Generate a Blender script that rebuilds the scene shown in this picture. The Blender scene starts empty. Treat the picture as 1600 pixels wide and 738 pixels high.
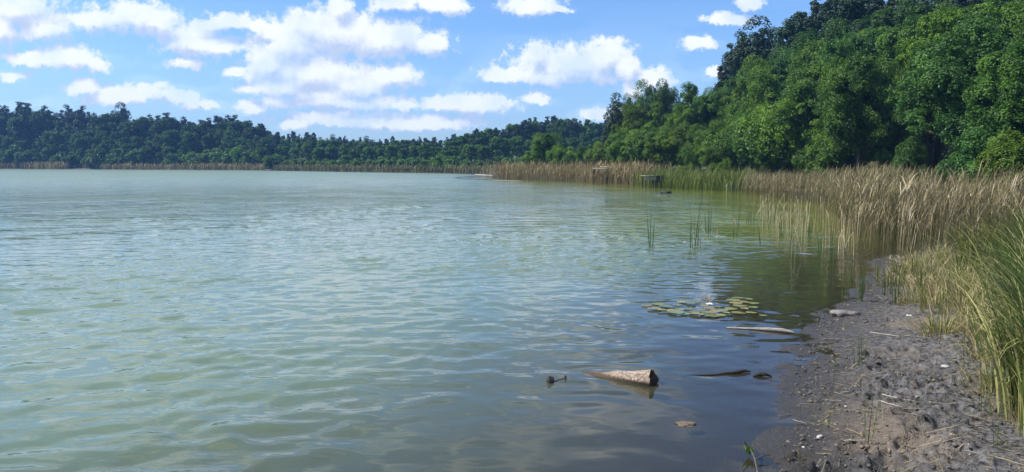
import bpy, math, random
import numpy as np
from mathutils import Vector

R = math.radians
rng = np.random.default_rng(11)
random.seed(11)
scene = bpy.context.scene
COL = scene.collection

# ------------------------------------------------------------------ camera
FPX, CAM_H, PITCH = 1208.0, 1.7, R(5.34)
cam_d = bpy.data.cameras.new('camera')
cam = bpy.data.objects.new('camera', cam_d); COL.objects.link(cam)
cam_d.sensor_fit = 'HORIZONTAL'; cam_d.sensor_width = 36.0
cam_d.lens = 36.0 * FPX / 1600.0
cam_d.clip_start = 0.05; cam_d.clip_end = 5000
cam.location = (0, 0, CAM_H)
cam.rotation_euler = (R(90) - PITCH, 0, 0)
scene.camera = cam

# ------------------------------------------------------------------ light
SUN_AZ, SUN_EL = R(-88), R(45)          # azimuth from +Y towards +X
sun_dir = Vector((math.sin(SUN_AZ) * math.cos(SUN_EL), math.cos(SUN_AZ) * math.cos(SUN_EL), math.sin(SUN_EL)))
sl = bpy.data.lights.new('sun', 'SUN'); sl.energy = 4.5; sl.angle = R(0.53); sl.color = (1.0, 0.95, 0.87)
so = bpy.data.objects.new('sun', sl); COL.objects.link(so)
so.rotation_euler = (-sun_dir).to_track_quat('-Z', 'Y').to_euler()
so.location = (-30, 10, 60)

vs = scene.view_settings
vs.view_transform = 'Standard'; vs.look = 'None'; vs.exposure = 0.65; vs.gamma = 1.0
vs.use_curve_mapping = False
SKY_STRENGTH = 0.098

def pix_dir(px, py):
    xc, yc = (px - 800) / FPX, -(py - 369) / FPX
    c, s = math.cos(PITCH), math.sin(PITCH)
    return np.array((xc, c + yc * s, yc * c - s))
def pix_uv(px, py):
    d = pix_dir(px, py); return d[0] / d[1], d[2] / d[1]
def gp(px, py, z=0.0):                  # point of the level z seen at a pixel
    d = pix_dir(px, py); t = (z - CAM_H) / d[2]
    return (d[0] * t, d[1] * t)
def x_at(px, Y, py=256):
    return pix_uv(px, py)[0] * Y
def z_at(py, Y, px=800):
    return CAM_H + pix_uv(px, py)[1] * Y

# --- world: clear sky with fair-weather cumulus
world = bpy.data.worlds.new('World'); scene.world = world; world.use_nodes = True
wt = world.node_tree; wt.nodes.clear()
def WN(t, **kw):
    n = wt.nodes.new(t)
    for k, v in kw.items(): setattr(n, k, v)
    return n
def wl(a, b): wt.links.new(a, b)
def wmath(op, a, b=None, c=None, clamp=False):
    n = WN('ShaderNodeMath', operation=op); n.use_clamp = clamp
    for i, x in enumerate((a, b, c)):
        if x is None: continue
        if isinstance(x, (int, float)): n.inputs[i].default_value = x
        else: wl(x, n.inputs[i])
    return n.outputs[0]
def wvec(op, a, b=None, c=None):
    n = WN('ShaderNodeVectorMath', operation=op)
    for i, x in enumerate((a, b, c)):
        if x is None: continue
        if isinstance(x, tuple): n.inputs[i].default_value = x
        else: wl(x, n.inputs[i])
    return n.outputs['Value'] if op in ('LENGTH', 'DOT_PRODUCT') else n.outputs[0]
def wsmooth(x, a, b, lo=0.0, hi=1.0):
    n = WN('ShaderNodeMapRange', interpolation_type='SMOOTHSTEP')
    wl(x, n.inputs[0])
    for i, v in enumerate((a, b, lo, hi)): n.inputs[i + 1].default_value = v
    return n.outputs[0]
def wnoise(vec, scale, detail=5, rough=0.55):
    n = WN('ShaderNodeTexNoise', noise_dimensions='3D')
    wl(vec, n.inputs['Vector']); n.inputs['Scale'].default_value = scale
    n.inputs['Detail'].default_value = detail; n.inputs['Roughness'].default_value = rough
    return n
def wcomb(x, y, z=0.0):
    n = WN('ShaderNodeCombineXYZ')
    for i, v in enumerate((x, y, z)):
        if isinstance(v, (int, float)): n.inputs[i].default_value = v
        else: wl(v, n.inputs[i])
    return n.outputs[0]

sky = WN('ShaderNodeTexSky', sky_type='NISHITA'); sky.sun_disc = False
sky.sun_elevation = SUN_EL; sky.sun_rotation = SUN_AZ
sky.altitude = 100; sky.air_density = 1.0; sky.dust_density = 0.8; sky.ozone_density = 6.0
tc = WN('ShaderNodeTexCoord')
sep = WN('ShaderNodeSeparateXYZ'); wl(tc.outputs['Generated'], sep.inputs[0])
dx, dy, dz = sep.outputs
yy = wmath('MAXIMUM', dy, 0.05)
U, V = wmath('DIVIDE', dx, yy), wmath('DIVIDE', dz, yy)
P0 = wcomb(wmath('MULTIPLY', U, FPX / 100), wmath('MULTIPLY', V, FPX / 100))
warp1 = wnoise(P0, 2.2, 4, 0.6).outputs['Color']
w0 = wvec('MULTIPLY_ADD', wvec('SUBTRACT', warp1, (0.5, 0.5, 0.5)), (0.34, 0.20, 0.0), P0)
warp2 = wnoise(P0, 9.0, 3, 0.6).outputs['Color']
w1 = wvec('MULTIPLY_ADD', wvec('SUBTRACT', warp2, (0.5, 0.5, 0.5)), (0.13, 0.12, 0.0), w0)
LOBES = [(25,13,60,25),(70,42,46,20),(0,42,28,28),(150,32,45,19),(215,28,58,22),(245,38,38,18),
 (290,60,46,20),(340,76,38,9),(350,36,52,14),(405,40,22,9),(312,72,56,17),(295,100,34,7),
 (45,90,34,11),(100,92,52,19),(150,104,21,11),(15,117,28,7),(130,135,28,13),(200,148,50,15),(237,138,20,10),(178,156,56,10),
 (275,150,17,11),(296,155,18,11),(310,166,36,7),
 (520,52,92,32),(600,60,74,26),(670,69,36,17),(452,70,56,38),(418,98,32,26),(528,13,22,18),(482,40,48,24),
 (480,115,96,30),(610,118,44,18),(400,140,30,8),(440,136,58,16),(505,150,60,15),(552,134,58,20),
 (560,161,112,12),(705,160,56,12),(742,164,56,17),(545,186,104,12),(645,192,112,12),(460,196,28,9),(390,168,24,11),(430,160,30,10),
 (620,4,44,14),(690,7,40,15),(830,9,44,13),(875,15,20,5),
 (890,101,84,26),(942,90,46,28),(838,84,22,22),(788,115,42,12),(978,106,22,20),(880,118,98,14),
 (840,152,26,10),(1022,126,30,18),(986,140,18,12),(935,180,26,9),(1090,69,26,10),(1140,28,40,9),(1170,3,24,9),(1117,113,12,6),(370,112,18,8),(1010,178,60,10)]
def cloud_field(p):
    acc = None
    for (cx, cy, rx, ry) in LOBES:
        u, v = pix_uv(cx, cy)
        X, Y = u * FPX / 100, v * FPX / 100
        rx *= 1.12 / 100; ry *= 1.15 / 100
        d = wvec('LENGTH', wvec('MULTIPLY_ADD', p, (1 / rx, 1 / ry, 0), (-X / rx, -Y / ry, 0)))
        acc = d if acc is None else wmath('SMOOTH_MIN', acc, d, 0.22)
    return acc
fine = wnoise(P0, 4.6, 8, 0.66).outputs[0]
nz = wmath('MULTIPLY', wmath('SUBTRACT', fine, 0.5), 2.1)
c1 = cloud_field(w1)
f1 = wmath('ADD', c1, nz)
c2 = cloud_field(wvec('ADD', w1, (-0.10, 0.22, 0.0)))
fine2 = wnoise(wvec('ADD', P0, (-0.05, 0.08, 0.0)), 4.6, 4, 0.55).outputs[0]
a_named = wsmooth(f1, 1.30, 0.62)
lit_named = wsmooth(wmath('ADD', wmath('SUBTRACT', c2, c1), wmath('MULTIPLY', wmath('SUBTRACT', fine2, fine), 0.9)), -0.55, 0.50)
# the rest of the sky carries the same kind of clouds
zz = wmath('ADD', wmath('MAXIMUM', dz, 0.0), 0.16)
Q = wcomb(wmath('DIVIDE', dx, zz), wmath('DIVIDE', dy, zz))
g1 = wnoise(Q, 1.35, 8, 0.58).outputs[0]
g2 = wnoise(wvec('ADD', Q, (-0.06, 0.03, 0.0)), 1.35, 8, 0.58).outputs[0]
a_gen = wsmooth(g1, 0.45, 0.58)
lit_gen = wsmooth(wmath('SUBTRACT', g1, g2), -0.06, 0.05)
win = wmath('MULTIPLY', wmath('MULTIPLY', wsmooth(wmath('ABSOLUTE', U), 0.95, 0.72), wsmooth(V, 0.36, 0.23)), wsmooth(dy, 0.1, 0.3))
gen_m = wmath('SUBTRACT', 1.0, win)
a_gen = wmath('MULTIPLY', a_gen, gen_m)
alpha = wmath('MAXIMUM', wmath('MULTIPLY', a_named, win), a_gen, clamp=True)
alpha = wmath('MULTIPLY', alpha, wsmooth(dz, -0.02, 0.03))
thick = wsmooth(wnoise(P0, 1.1, 3, 0.5).outputs[0], 0.30, 0.58, 0.62, 0.97)
alpha = wmath('MULTIPLY', alpha, thick)
veil = wmath('MULTIPLY', wsmooth(dz, 0.26, 0.0), 0.25)            # thin milky air towards the horizon, all round
alpha = wmath('MAXIMUM', alpha, veil)
mixl = WN('ShaderNodeMix', data_type='FLOAT'); wl(gen_m, mixl.inputs[0]); wl(lit_named, mixl.inputs[2]); wl(lit_gen, mixl.inputs[3])
ccol = WN('ShaderNodeMix', data_type='RGBA'); wl(mixl.outputs[0], ccol.inputs[0])
ccol.inputs[6].default_value = (0.54, 0.63, 0.82, 1); ccol.inputs[7].default_value = (0.97, 1.0, 1.04, 1)
stint = WN('ShaderNodeMix', data_type='RGBA', blend_type='MULTIPLY'); stint.inputs[0].default_value = 1.0; wl(sky.outputs[0], stint.inputs[6]); stint.inputs[7].default_value = (0.80, 1.02, 1.24, 1)   # cool white balance of the photograph
bg_sky = WN('ShaderNodeBackground'); wl(stint.outputs[2], bg_sky.inputs[0]); bg_sky.inputs[1].default_value = SKY_STRENGTH
bg_cl = WN('ShaderNodeBackground'); wl(ccol.outputs[2], bg_cl.inputs[0]); bg_cl.inputs[1].default_value = 0.72
mxs = WN('ShaderNodeMixShader'); wl(alpha, mxs.inputs[0]); wl(bg_sky.outputs[0], mxs.inputs[1]); wl(bg_cl.outputs[0], mxs.inputs[2])
wout = WN('ShaderNodeOutputWorld'); wl(mxs.outputs[0], wout.inputs[0])
world.cycles.sampling_method = 'MANUAL'; world.cycles.sample_map_resolution = 512
cy = scene.cycles
cy.max_bounces = 6; cy.diffuse_bounces = 2; cy.glossy_bounces = 3; cy.transmission_bounces = 4
cy.transparent_max_bounces = 8; cy.volume_bounces = 0; cy.caustics_reflective = False; cy.caustics_refractive = False
cy.sample_clamp_indirect = 4.0; cy.use_denoising = True

# ------------------------------------------------------------------ helpers
def tag(o, label=None, cat=None, group=None, kind=None):
    if label: o['label'] = label
    if cat: o['category'] = cat
    if group: o['group'] = group
    if kind: o['kind'] = kind
    return o
def link(name, data, parent=None, mat=None):
    o = bpy.data.objects.new(name, data); COL.objects.link(o)
    if parent: o.parent = parent
    if mat is not None and data is not None and not data.materials: data.materials.append(mat)
    return o
def mesh_np(name, verts, faces, mat=None, smooth=False, attrs=None):
    """faces: int array (n,3) or (n,4)"""
    verts = np.asarray(verts, np.float32); faces = np.asarray(faces, np.int32)
    m = bpy.data.meshes.new(name)
    n, k = faces.shape
    m.vertices.add(len(verts)); m.vertices.foreach_set('co', verts.ravel())
    m.loops.add(n * k); m.loops.foreach_set('vertex_index', faces.ravel())
    m.polygons.add(n); m.polygons.foreach_set('loop_start', np.arange(0, n * k, k, dtype=np.int32))
    m.polygons.foreach_set('use_smooth', np.full(n, smooth, dtype=bool))
    for an, av in (attrs or {}).items():
        a = m.attributes.new(an, 'FLOAT', 'POINT'); a.data.foreach_set('value', np.asarray(av, np.float32))
    m.update(calc_edges=True)
    if mat: m.materials.append(mat)
    return m
class MB:
    """collects quads/tris with a tint per vertex"""
    def __init__(s): s.v, s.f, s.t, s.n = [], [], [], 0
    def add(s, v, f, t=0.5):
        v = np.asarray(v, float); f = np.asarray(f, int)
        if f.shape[1] == 3: f = np.hstack([f, f[:, 2:3]])
        s.v.append(v); s.f.append(f + s.n); s.t.append(np.broadcast_to(np.asarray(t, float), (len(v),)).copy()); s.n += len(v)
        return s
    def mesh(s, name, mat=None, smooth=False):
        v, f, t = np.vstack(s.v), np.vstack(s.f), np.concatenate(s.t)
        tri = f[:, 2] == f[:, 3]
        if tri.any():
            m = bpy.data.meshes.new(name)
            m.from_pydata(v.tolist(), [], [list(q[:3]) if a else list(q) for q, a in zip(f.tolist(), tri)])
            a = m.attributes.new('tint', 'FLOAT', 'POINT'); a.data.foreach_set('value', t.astype(np.float32))
            if smooth: m.polygons.foreach_set('use_smooth', np.full(len(m.polygons), True))
            if mat: m.materials.append(mat)
            return m
        return mesh_np(name, v, f, mat, smooth, {'tint': t})
def tube(mb, pts, rad, sides=6, t=0.5, cap=True):
    pts = np.asarray(pts, float); rad = np.broadcast_to(np.asarray(rad, float), (len(pts),))
    tan = np.gradient(pts, axis=0); tan /= np.linalg.norm(tan, axis=1)[:, None] + 1e-9
    ref = np.array((0, 0, 1.0)) if abs(tan[:, 2]).mean() < 0.8 else np.array((1.0, 0, 0))
    a = np.cross(tan, ref); a /= np.linalg.norm(a, axis=1)[:, None] + 1e-9
    b = np.cross(tan, a)
    th = np.arange(sides) * 2 * np.pi / sides
    ring = pts[:, None, :] + rad[:, None, None] * (np.cos(th)[None, :, None] * a[:, None, :] + np.sin(th)[None, :, None] * b[:, None, :])
    v = ring.reshape(-1, 3); f = []
    n = len(pts)
    for i in range(n - 1):
        for j in range(sides):
            k = (j + 1) % sides
            f.append((i * sides + j, i * sides + k, (i + 1) * sides + k, (i + 1) * sides + j))
    mb.add(v, f, t)
    if cap:
        for i in (0, n - 1):
            c = np.vstack([ring[i], pts[i][None]])
            mb.add(c, [(j, (j + 1) % sides, sides) for j in range(sides)], t)
    return mb
def box(mb, c, s, rz=0.0, t=0.5, rx=0.0):
    x, y, z = s[0] / 2, s[1] / 2, s[2] / 2
    v = np.array([(i, j, k) for i in (-x, x) for j in (-y, y) for k in (-z, z)], float)
    cr, sr = math.cos(rx), math.sin(rx)
    v = v @ np.array([(1, 0, 0), (0, cr, sr), (0, -sr, cr)])
    c_, s_ = math.cos(rz), math.sin(rz)
    v = v @ np.array([(c_, s_, 0), (-s_, c_, 0), (0, 0, 1)]) + np.array(c)
    mb.add(v, [(0, 1, 3, 2), (4, 6, 7, 5), (0, 4, 5, 1), (2, 3, 7, 6), (0, 2, 6, 4), (1, 5, 7, 3)], t)
    return mb
_tab = rng.random((256, 256))
def vnoise(x, y):
    xi, yi = np.floor(x).astype(int), np.floor(y).astype(int)
    fx, fy = x - xi, y - yi
    fx, fy = fx * fx * fx * (fx * (fx * 6 - 15) + 10), fy * fy * fy * (fy * (fy * 6 - 15) + 10)
    g = lambda a, b: _tab[a & 255, b & 255]
    return (g(xi, yi) * (1 - fx) + g(xi + 1, yi) * fx) * (1 - fy) + (g(xi, yi + 1) * (1 - fx) + g(xi + 1, yi + 1) * fx) * fy
def fbm(x, y, o=4, g=0.5):
    s, a, tot = 0, 1, 0
    for i in range(o):
        s = s + a * vnoise(x * 2 ** i + 17.3 * i, y * 2 ** i + 5.1 * i); tot += a; a *= g
    return s / tot
def sstep(a, b, x):
    t = np.clip((x - a) / (b - a), 0, 1); return t * t * (3 - 2 * t)
ONES = ['zeroth','first','second','third','fourth','fifth','sixth','seventh','eighth','ninth','tenth','eleventh','twelfth','thirteenth','fourteenth','fifteenth','sixteenth','seventeenth','eighteenth','nineteenth']
TENS = {2: 'twent', 3: 'thirt', 4: 'fort', 5: 'fift', 6: 'sixt', 7: 'sevent', 8: 'eight', 9: 'ninet'}
def ordw(n):
    if n < 20: return ONES[n]
    t, o = divmod(n, 10)
    return TENS[t] + ('ieth' if o == 0 else 'y-' + ONES[o])

# ------------------------------------------------------------------ materials
def mat_new(name):
    m = bpy.data.materials.new(name); m.use_nodes = True
    nt = m.node_tree; nt.nodes.clear()
    out = nt.nodes.new('ShaderNodeOutputMaterial')
    return m, nt, out
def nd(nt, t, ins=None, **kw):
    n = nt.nodes.new(t)
    for k, v in kw.items(): setattr(n, k, v)
    for k, v in (ins or {}).items():
        if hasattr(v, 'is_output') or isinstance(v, bpy.types.NodeSocket): nt.links.new(v, n.inputs[k])
        else: n.inputs[k].default_value = v
    return n
def c4(c): return (c[0], c[1], c[2], 1.0)
def foliage_mat(name, dark, light, transl=0.3, use_obj=True, rough=0.5, spec=0.35):
    m, nt, out = mat_new(name)
    at = nd(nt, 'ShaderNodeAttribute', attribute_name='tint')
    mx = nd(nt, 'ShaderNodeMix', {0: at.outputs['Fac'], 6: c4(dark), 7: c4(light)}, data_type='RGBA')
    col = mx.outputs[2]
    if use_obj:
        oi = nd(nt, 'ShaderNodeObjectInfo')
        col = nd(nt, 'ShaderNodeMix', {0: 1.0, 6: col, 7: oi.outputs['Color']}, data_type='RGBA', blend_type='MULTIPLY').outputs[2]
    b = nd(nt, 'ShaderNodeBsdfPrincipled', {'Base Color': col, 'Roughness': rough, 'Specular IOR Level': spec})
    tr = nd(nt, 'ShaderNodeBsdfTranslucent', {0: col})
    ms = nd(nt, 'ShaderNodeMixShader', {0: transl, 1: b.outputs[0], 2: tr.outputs[0]})
    nt.links.new(ms.outputs[0], out.inputs[0])
    return m
def noise_mat(name, c1, c2, scale=8.0, rough=0.85, bump=0.3, detail=6, stretch=(1, 1, 1), spec=0.3):
    m, nt, out = mat_new(name)
    tcn = nd(nt, 'ShaderNodeTexCoord')
    mp = nd(nt, 'ShaderNodeMapping', {0: tcn.outputs['Object'], 3: stretch})
    n = nd(nt, 'ShaderNodeTexNoise', {'Vector': mp.outputs[0], 'Scale': scale, 'Detail': detail, 'Roughness': 0.65})
    mr = nd(nt, 'ShaderNodeMapRange', {0: n.outputs[0], 1: 0.32, 2: 0.68})
    mx = nd(nt, 'ShaderNodeMix', {0: mr.outputs[0], 6: c4(c1), 7: c4(c2)}, data_type='RGBA')
    bp = nd(nt, 'ShaderNodeBump', {'Strength': bump, 'Distance': 0.02, 'Height': n.outputs[0]})
    b = nd(nt, 'ShaderNodeBsdfPrincipled', {'Base Color': mx.outputs[2], 'Roughness': rough, 'Specular IOR Level': spec, 'Normal': bp.outputs[0]})
    nt.links.new(b.outputs[0], out.inputs[0])
    return m
M = {}
M['leaf'] = foliage_mat('broad_leaf', (0.036, 0.094, 0.014), (0.135, 0.240, 0.032), 0.40)
M['needle'] = foliage_mat('pine_needle', (0.020, 0.042, 0.020), (0.050, 0.088, 0.038), 0.15, rough=0.6)
M['reed'] = foliage_mat('dry_reed', (0.17, 0.125, 0.062), (0.50, 0.40, 0.24), 0.2, rough=0.7)
_nt = M['reed'].node_tree
_at = next(n for n in _nt.nodes if n.type == 'ATTRIBUTE'); _mx = next(n for n in _nt.nodes if n.type == 'MIX' and n.blend_type == 'MIX')
_rp = _nt.nodes.new('ShaderNodeValToRGB'); _nt.links.new(_at.outputs['Fac'], _rp.inputs[0])
_e = _rp.color_ramp.elements
_e[0].position = 0.0; _e[0].color = (0.075, 0.085, 0.022, 1); _e[1].position = 1.0; _e[1].color = (0.52, 0.44, 0.29, 1)
for _p, _c in ((0.22, (0.12, 0.115, 0.035, 1)), (0.32, (0.115, 0.088, 0.042, 1)), (0.6, (0.275, 0.225, 0.122, 1))):
    _q = _e.new(_p); _q.color = _c
for _l in list(_nt.links):
    if _l.from_node == _mx: _t = _l.to_socket; _nt.links.remove(_l); _nt.links.new(_rp.outputs[0], _t)
M['sedge'] = foliage_mat('green_sedge', (0.042, 0.085, 0.015), (0.155, 0.215, 0.042), 0.3)
M['straw'] = foliage_mat('straw', (0.26, 0.22, 0.11), (0.58, 0.52, 0.30), 0.2, rough=0.6)
M['bark'] = noise_mat('bark', (0.045, 0.036, 0.028), (0.13, 0.105, 0.08), 6, 0.9, 0.6, stretch=(1, 1, 0.25))
M['pine_bark'] = noise_mat('pine_bark', (0.10, 0.055, 0.032), (0.24, 0.135, 0.075), 4, 0.9, 0.6, stretch=(1, 1, 0.3))
M['birch_bark'] = noise_mat('birch_bark', (0.12, 0.11, 0.10), (0.62, 0.60, 0.56), 3, 0.8, 0.3, stretch=(1, 1, 3))
M['grey_wood'] = noise_mat('weathered_wood', (0.14, 0.125, 0.11), (0.36, 0.33, 0.29), 14, 0.85, 0.5, stretch=(0.4, 3, 3))
M['dark_wood'] = noise_mat('wet_and_shadow_wood', (0.015, 0.013, 0.012), (0.05, 0.042, 0.035), 20, 0.45, 0.5)
M['white_stone'] = noise_mat('pale_shell', (0.24, 0.225, 0.20), (0.52, 0.50, 0.46), 30, 0.6, 0.2)
M['grey_stone'] = noise_mat('grey_stone', (0.09, 0.08, 0.07), (0.36, 0.33, 0.30), 12, 0.8, 0.6)

# ------------------------------------------------------------------ terrain
near_px = [(1190, 760), (1197, 738), (1208, 690), (1216, 640), (1224, 590), (1244, 545), (1262, 508), (1282, 486), (1330, 462)]
LAKE = [(0.9, 3.2)] + [gp(*p) for p in near_px] + [(6.4, 13.6), (8.6, 15.5), (12.5, 19), (16, 24), (18.5, 32), (18.5, 42), (17, 49), (15.2, 52.5),
        (12.6, 62), (8.8, 73), (4.0, 84), (-0.8, 92.5), (-2.8, 96), (-1, 106), (-3, 124), (-7.5, 136), (-31, 161), (-68, 207), (-113, 231), (-172, 259),
        (-300, 285), (-430, 200), (-400, 10), (-200, -40), (-40, -14), (-8, -2.0), (-1.2, 1.2)]
LAKE = np.array(LAKE)
def lake_sd(x, y):
    """signed distance to the waterline, positive on land"""
    x = np.asarray(x, float); y = np.asarray(y, float)
    d2 = np.full(x.shape, 1e12); ins = np.zeros(x.shape, bool)
    n = len(LAKE)
    for i in range(n):
        ax, ay = LAKE[i]; bx, by = LAKE[(i + 1) % n]
        ex, ey = bx - ax, by - ay
        t = np.clip(((x - ax) * ex + (y - ay) * ey) / (ex * ex + ey * ey), 0, 1)
        d2 = np.minimum(d2, (x - ax - t * ex) ** 2 + (y - ay - t * ey) ** 2)
        c = ((ay > y) != (by > y)) & (x < (bx - ax) * (y - ay) / (by - ay + 1e-12) + ax)
        ins ^= c
    d = np.sqrt(d2)
    return np.where(ins, -d, d)
PITS = [gp(*p, 0.1) + (r,) for p, r in [((1437, 690), .10), ((1395, 720), .09), ((1460, 668), .12), ((1385, 570), .10), ((1480, 590), .08), ((1440, 605), .09), ((1500, 640), .07),
        ((1350, 728), .10), ((1420, 640), .08), ((1305, 720), .08), ((1260, 700), .07), ((1470, 655), .07), ((1405, 600), .09), ((1450, 560), .08), ((1365, 545), .08), ((1490, 705), .09),
        ((1280, 728), .07), ((1340, 690), .07), ((1530, 560), .08), ((1410, 540), .08), ((1375, 610), .06), ((1240, 728), .06)]]
def ground_z(x, y, fine=True):
    x = np.asarray(x, float); y = np.asarray(y, float)
    s = lake_sd(x, y)
    s = s + (fbm(x * 1.3, y * 1.3, 4) - 0.5) * 0.20 * sstep(60, 20, np.hypot(x, y))
    bed = -np.minimum(-s * 0.13, 1.0) - 0.06 * np.maximum(-s - 8, 0)
    bed = np.maximum(bed, -3.0)
    right = sstep(-6, 6, x) * sstep(8, 16, y)
    slope_r = 0.46 - 0.28 * sstep(55, 95, y) - 0.10 * sstep(95, 140, y)
    far = sstep(95, 135, y) * (1 - sstep(20, 60, x))
    slope = right * slope_r
    slope = slope * (1 - far) + far * (0.07 + 0.09 * sstep(-70, -130, x))
    slope = np.where(y < 10, 0.06, slope)
    cap = right * 26 * (1 - far) + far * (7 + 5 * sstep(-70, -130, x)) + 2
    start = 5 + 4 * sstep(10, 25, y)
    rise = np.maximum(s - start, 0) * slope
    rise = cap * (1 - np.exp(-rise / cap))
    land = 0.062 * np.minimum(s, 7) + rise + 0.8 * sstep(10, 40, s) * (fbm(x * .06, y * .06, 3) - 0.5)
    z = np.where(s > 0, land, bed)
    if fine:
        nearm = sstep(17, 9, np.hypot(x - 3, y - 6)) * (0.4 + 0.6 * sstep(0.0, 0.9, s)) * sstep(-.6, 0, s)
        smooth_zone = np.maximum(np.exp(-(((x - gp(1330, 505)[0]) / .5) ** 2 + ((y - gp(1330, 505)[1]) / 1.1) ** 2)),
                                 np.exp(-(((x - gp(1545, 680)[0]) / .45) ** 2 + ((y - gp(1545, 680)[1]) / .9) ** 2)))
        rough = (1 - 0.75 * smooth_zone)
        a = fbm(x * 2.4, y * 2.4, 3) - 0.5
        b = 1 - np.abs(2 * fbm(x * 9, y * 9, 3, 0.55) - 1)
        c = fbm(x * 26 + 7, y * 26, 3, 0.6) - 0.5
        z = z + nearm * rough * (0.11 * a + 0.085 * (b - 0.75) * sstep(0.35, 0.62, fbm(x * 1.7 + 3, y * 1.7, 2)) + 0.034 * c)
        for (qx, qy, qr) in PITS:
            r2 = ((x - qx) ** 2 + ((y - qy) / 1.3) ** 2) / qr ** 2 * (1 + 1.6 * (c + 0.0))
            z = z - 0.075 * np.exp(-r2) + 0.034 * np.exp(-((np.sqrt(r2) - 1.5) / 0.45) ** 2)
    return z
def gz(x, y): return float(ground_z(np.array([x]), np.array([y]))[0])
def spaced(a, b, core0, core1, d, g):
    xs = list(np.arange(core0, core1, d)); s = d; x = xs[-1]
    while x < b: s *= g; x += s; xs.append(min(x, b))
    s = d; x = core0; lo = []
    while x > a: s *= g; x -= s; lo.append(max(x, a))
    return np.array(lo[::-1] + xs)
def grid(xs, ys):
    nx, ny = len(xs), len(ys)
    X, Y = np.meshgrid(xs, ys)
    i = np.arange(nx * ny).reshape(ny, nx)
    f = np.stack([i[:-1, :-1], i[:-1, 1:], i[1:, 1:], i[1:, :-1]], -1).reshape(-1, 4)
    return X.ravel(), Y.ravel(), f
gx, gy, gf = grid(spaced(-620, 620, 1.2, 5.2, 0.015, 1.07), spaced(-90, 820, 3.9, 9.5, 0.018, 1.05))
gzz = ground_z(gx, gy)
gsd = lake_sd(gx, gy)
# mud material
m, nt, out = mat_new('lakeshore_mud')
geo = nd(nt, 'ShaderNodeNewGeometry'); pos = geo.outputs['Position']
sdn = nd(nt, 'ShaderNodeAttribute', attribute_name='shore').outputs['Fac']
n1 = nd(nt, 'ShaderNodeTexNoise', {'Vector': pos, 'Scale': 1.6, 'Detail': 5, 'Roughness': 0.6})
n2 = nd(nt, 'ShaderNodeTexNoise', {'Vector': pos, 'Scale': 22, 'Detail': 6, 'Roughness': 0.7})
n3 = nd(nt, 'ShaderNodeTexNoise', {'Vector': pos, 'Scale': 90, 'Detail': 4, 'Roughness': 0.7})
grey = nd(nt, 'ShaderNodeMix', {0: nd(nt, 'ShaderNodeMapRange', {0: n2.outputs[0], 1: 0.36, 2: 0.64}).outputs[0], 6: (0.018, 0.0175, 0.018, 1), 7: (0.205, 0.197, 0.192, 1)}, data_type='RGBA')  # dark tone carries wet mud and also the shading of pits
tanm = nd(nt, 'ShaderNodeMix', {0: nd(nt, 'ShaderNodeMapRange', {0: n3.outputs[0], 1: 0.35, 2: 0.65}).outputs[0], 6: (0.15, 0.115, 0.085, 1), 7: (0.42, 0.33, 0.235, 1)}, data_type='RGBA')
# a dry tan crust lies in one patch of the mud and wherever the ground is dry
dpx, dpy = gp(1345, 655, 0.1)
dv = nd(nt, 'ShaderNodeVectorMath', {0: pos, 1: (-dpx, -dpy, 0)}, operation='ADD')
dv = nd(nt, 'ShaderNodeVectorMath', {0: dv.outputs[0], 1: (2.6, 1.7, 0)}, operation='MULTIPLY')
dl = nd(nt, 'ShaderNodeVectorMath', {0: dv.outputs[0]}, operation='LENGTH')
pm = nd(nt, 'ShaderNodeMath', {0: dl.outputs['Value'], 1: nd(nt, 'ShaderNodeMath', {0: n1.outputs[0], 1: 1.2}, operation='MULTIPLY').outputs[0]}, operation='ADD')
pf = nd(nt, 'ShaderNodeMapRange', {0: pm.outputs[0], 1: 1.9, 2: 0.9})
pf2 = nd(nt, 'ShaderNodeMath', {0: pf.outputs[0], 1: nd(nt, 'ShaderNodeMapRange', {0: n1.outputs[0], 1: 0.52, 2: 0.70, 3: 0.0, 4: 0.6}).outputs[0]}, operation='MAXIMUM')
mud = nd(nt, 'ShaderNodeMix', {0: pf2.outputs[0], 6: grey.outputs[2], 7: tanm.outputs[2]}, data_type='RGBA')
wet = nd(nt, 'ShaderNodeMapRange', {0: nd(nt, 'ShaderNodeMath', {0: sdn, 1: nd(nt, 'ShaderNodeMath', {0: n1.outputs[0], 1: -0.7}, operation='MULTIPLY').outputs[0]}, operation='ADD').outputs[0], 1: 0.55, 2: -0.20})
mud2 = nd(nt, 'ShaderNodeMix', {0: wet.outputs[0], 6: mud.outputs[2], 7: (0.045, 0.041, 0.038, 1)}, data_type='RGBA')
ff = nd(nt, 'ShaderNodeMix', {0: n1.outputs[0], 6: (0.035, 0.030, 0.016, 1), 7: (0.07, 0.08, 0.028, 1)}, data_type='RGBA')
ffm = nd(nt, 'ShaderNodeMapRange', {0: sdn, 1: 5.0, 2: 9.0})
colr = nd(nt, 'ShaderNodeMix', {0: ffm.outputs[0], 6: mud2.outputs[2], 7: ff.outputs[2]}, data_type='RGBA')
bmp = nd(nt, 'ShaderNodeBump', {'Strength': 0.9, 'Distance': 0.022, 'Height': nd(nt, 'ShaderNodeMath', {0: n2.outputs[0], 1: n3.outputs[0]}, operation='ADD').outputs[0]})
rgh = nd(nt, 'ShaderNodeMapRange', {0: wet.outputs[0], 1: 0.0, 2: 1.0, 3: 0.9, 4: 0.42})
bs = nd(nt, 'ShaderNodeBsdfPrincipled', {'Base Color': colr.outputs[2], 'Roughness': rgh.outputs[0], 'Specular IOR Level': 0.35, 'Normal': bmp.outputs[0]})
nt.links.new(bs.outputs[0], out.inputs[0])
M['mud'] = m
ground = link('ground', mesh_np('ground', np.stack([gx, gy, gzz], 1), gf, M['mud'], True, {'shore': gsd}))
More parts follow.
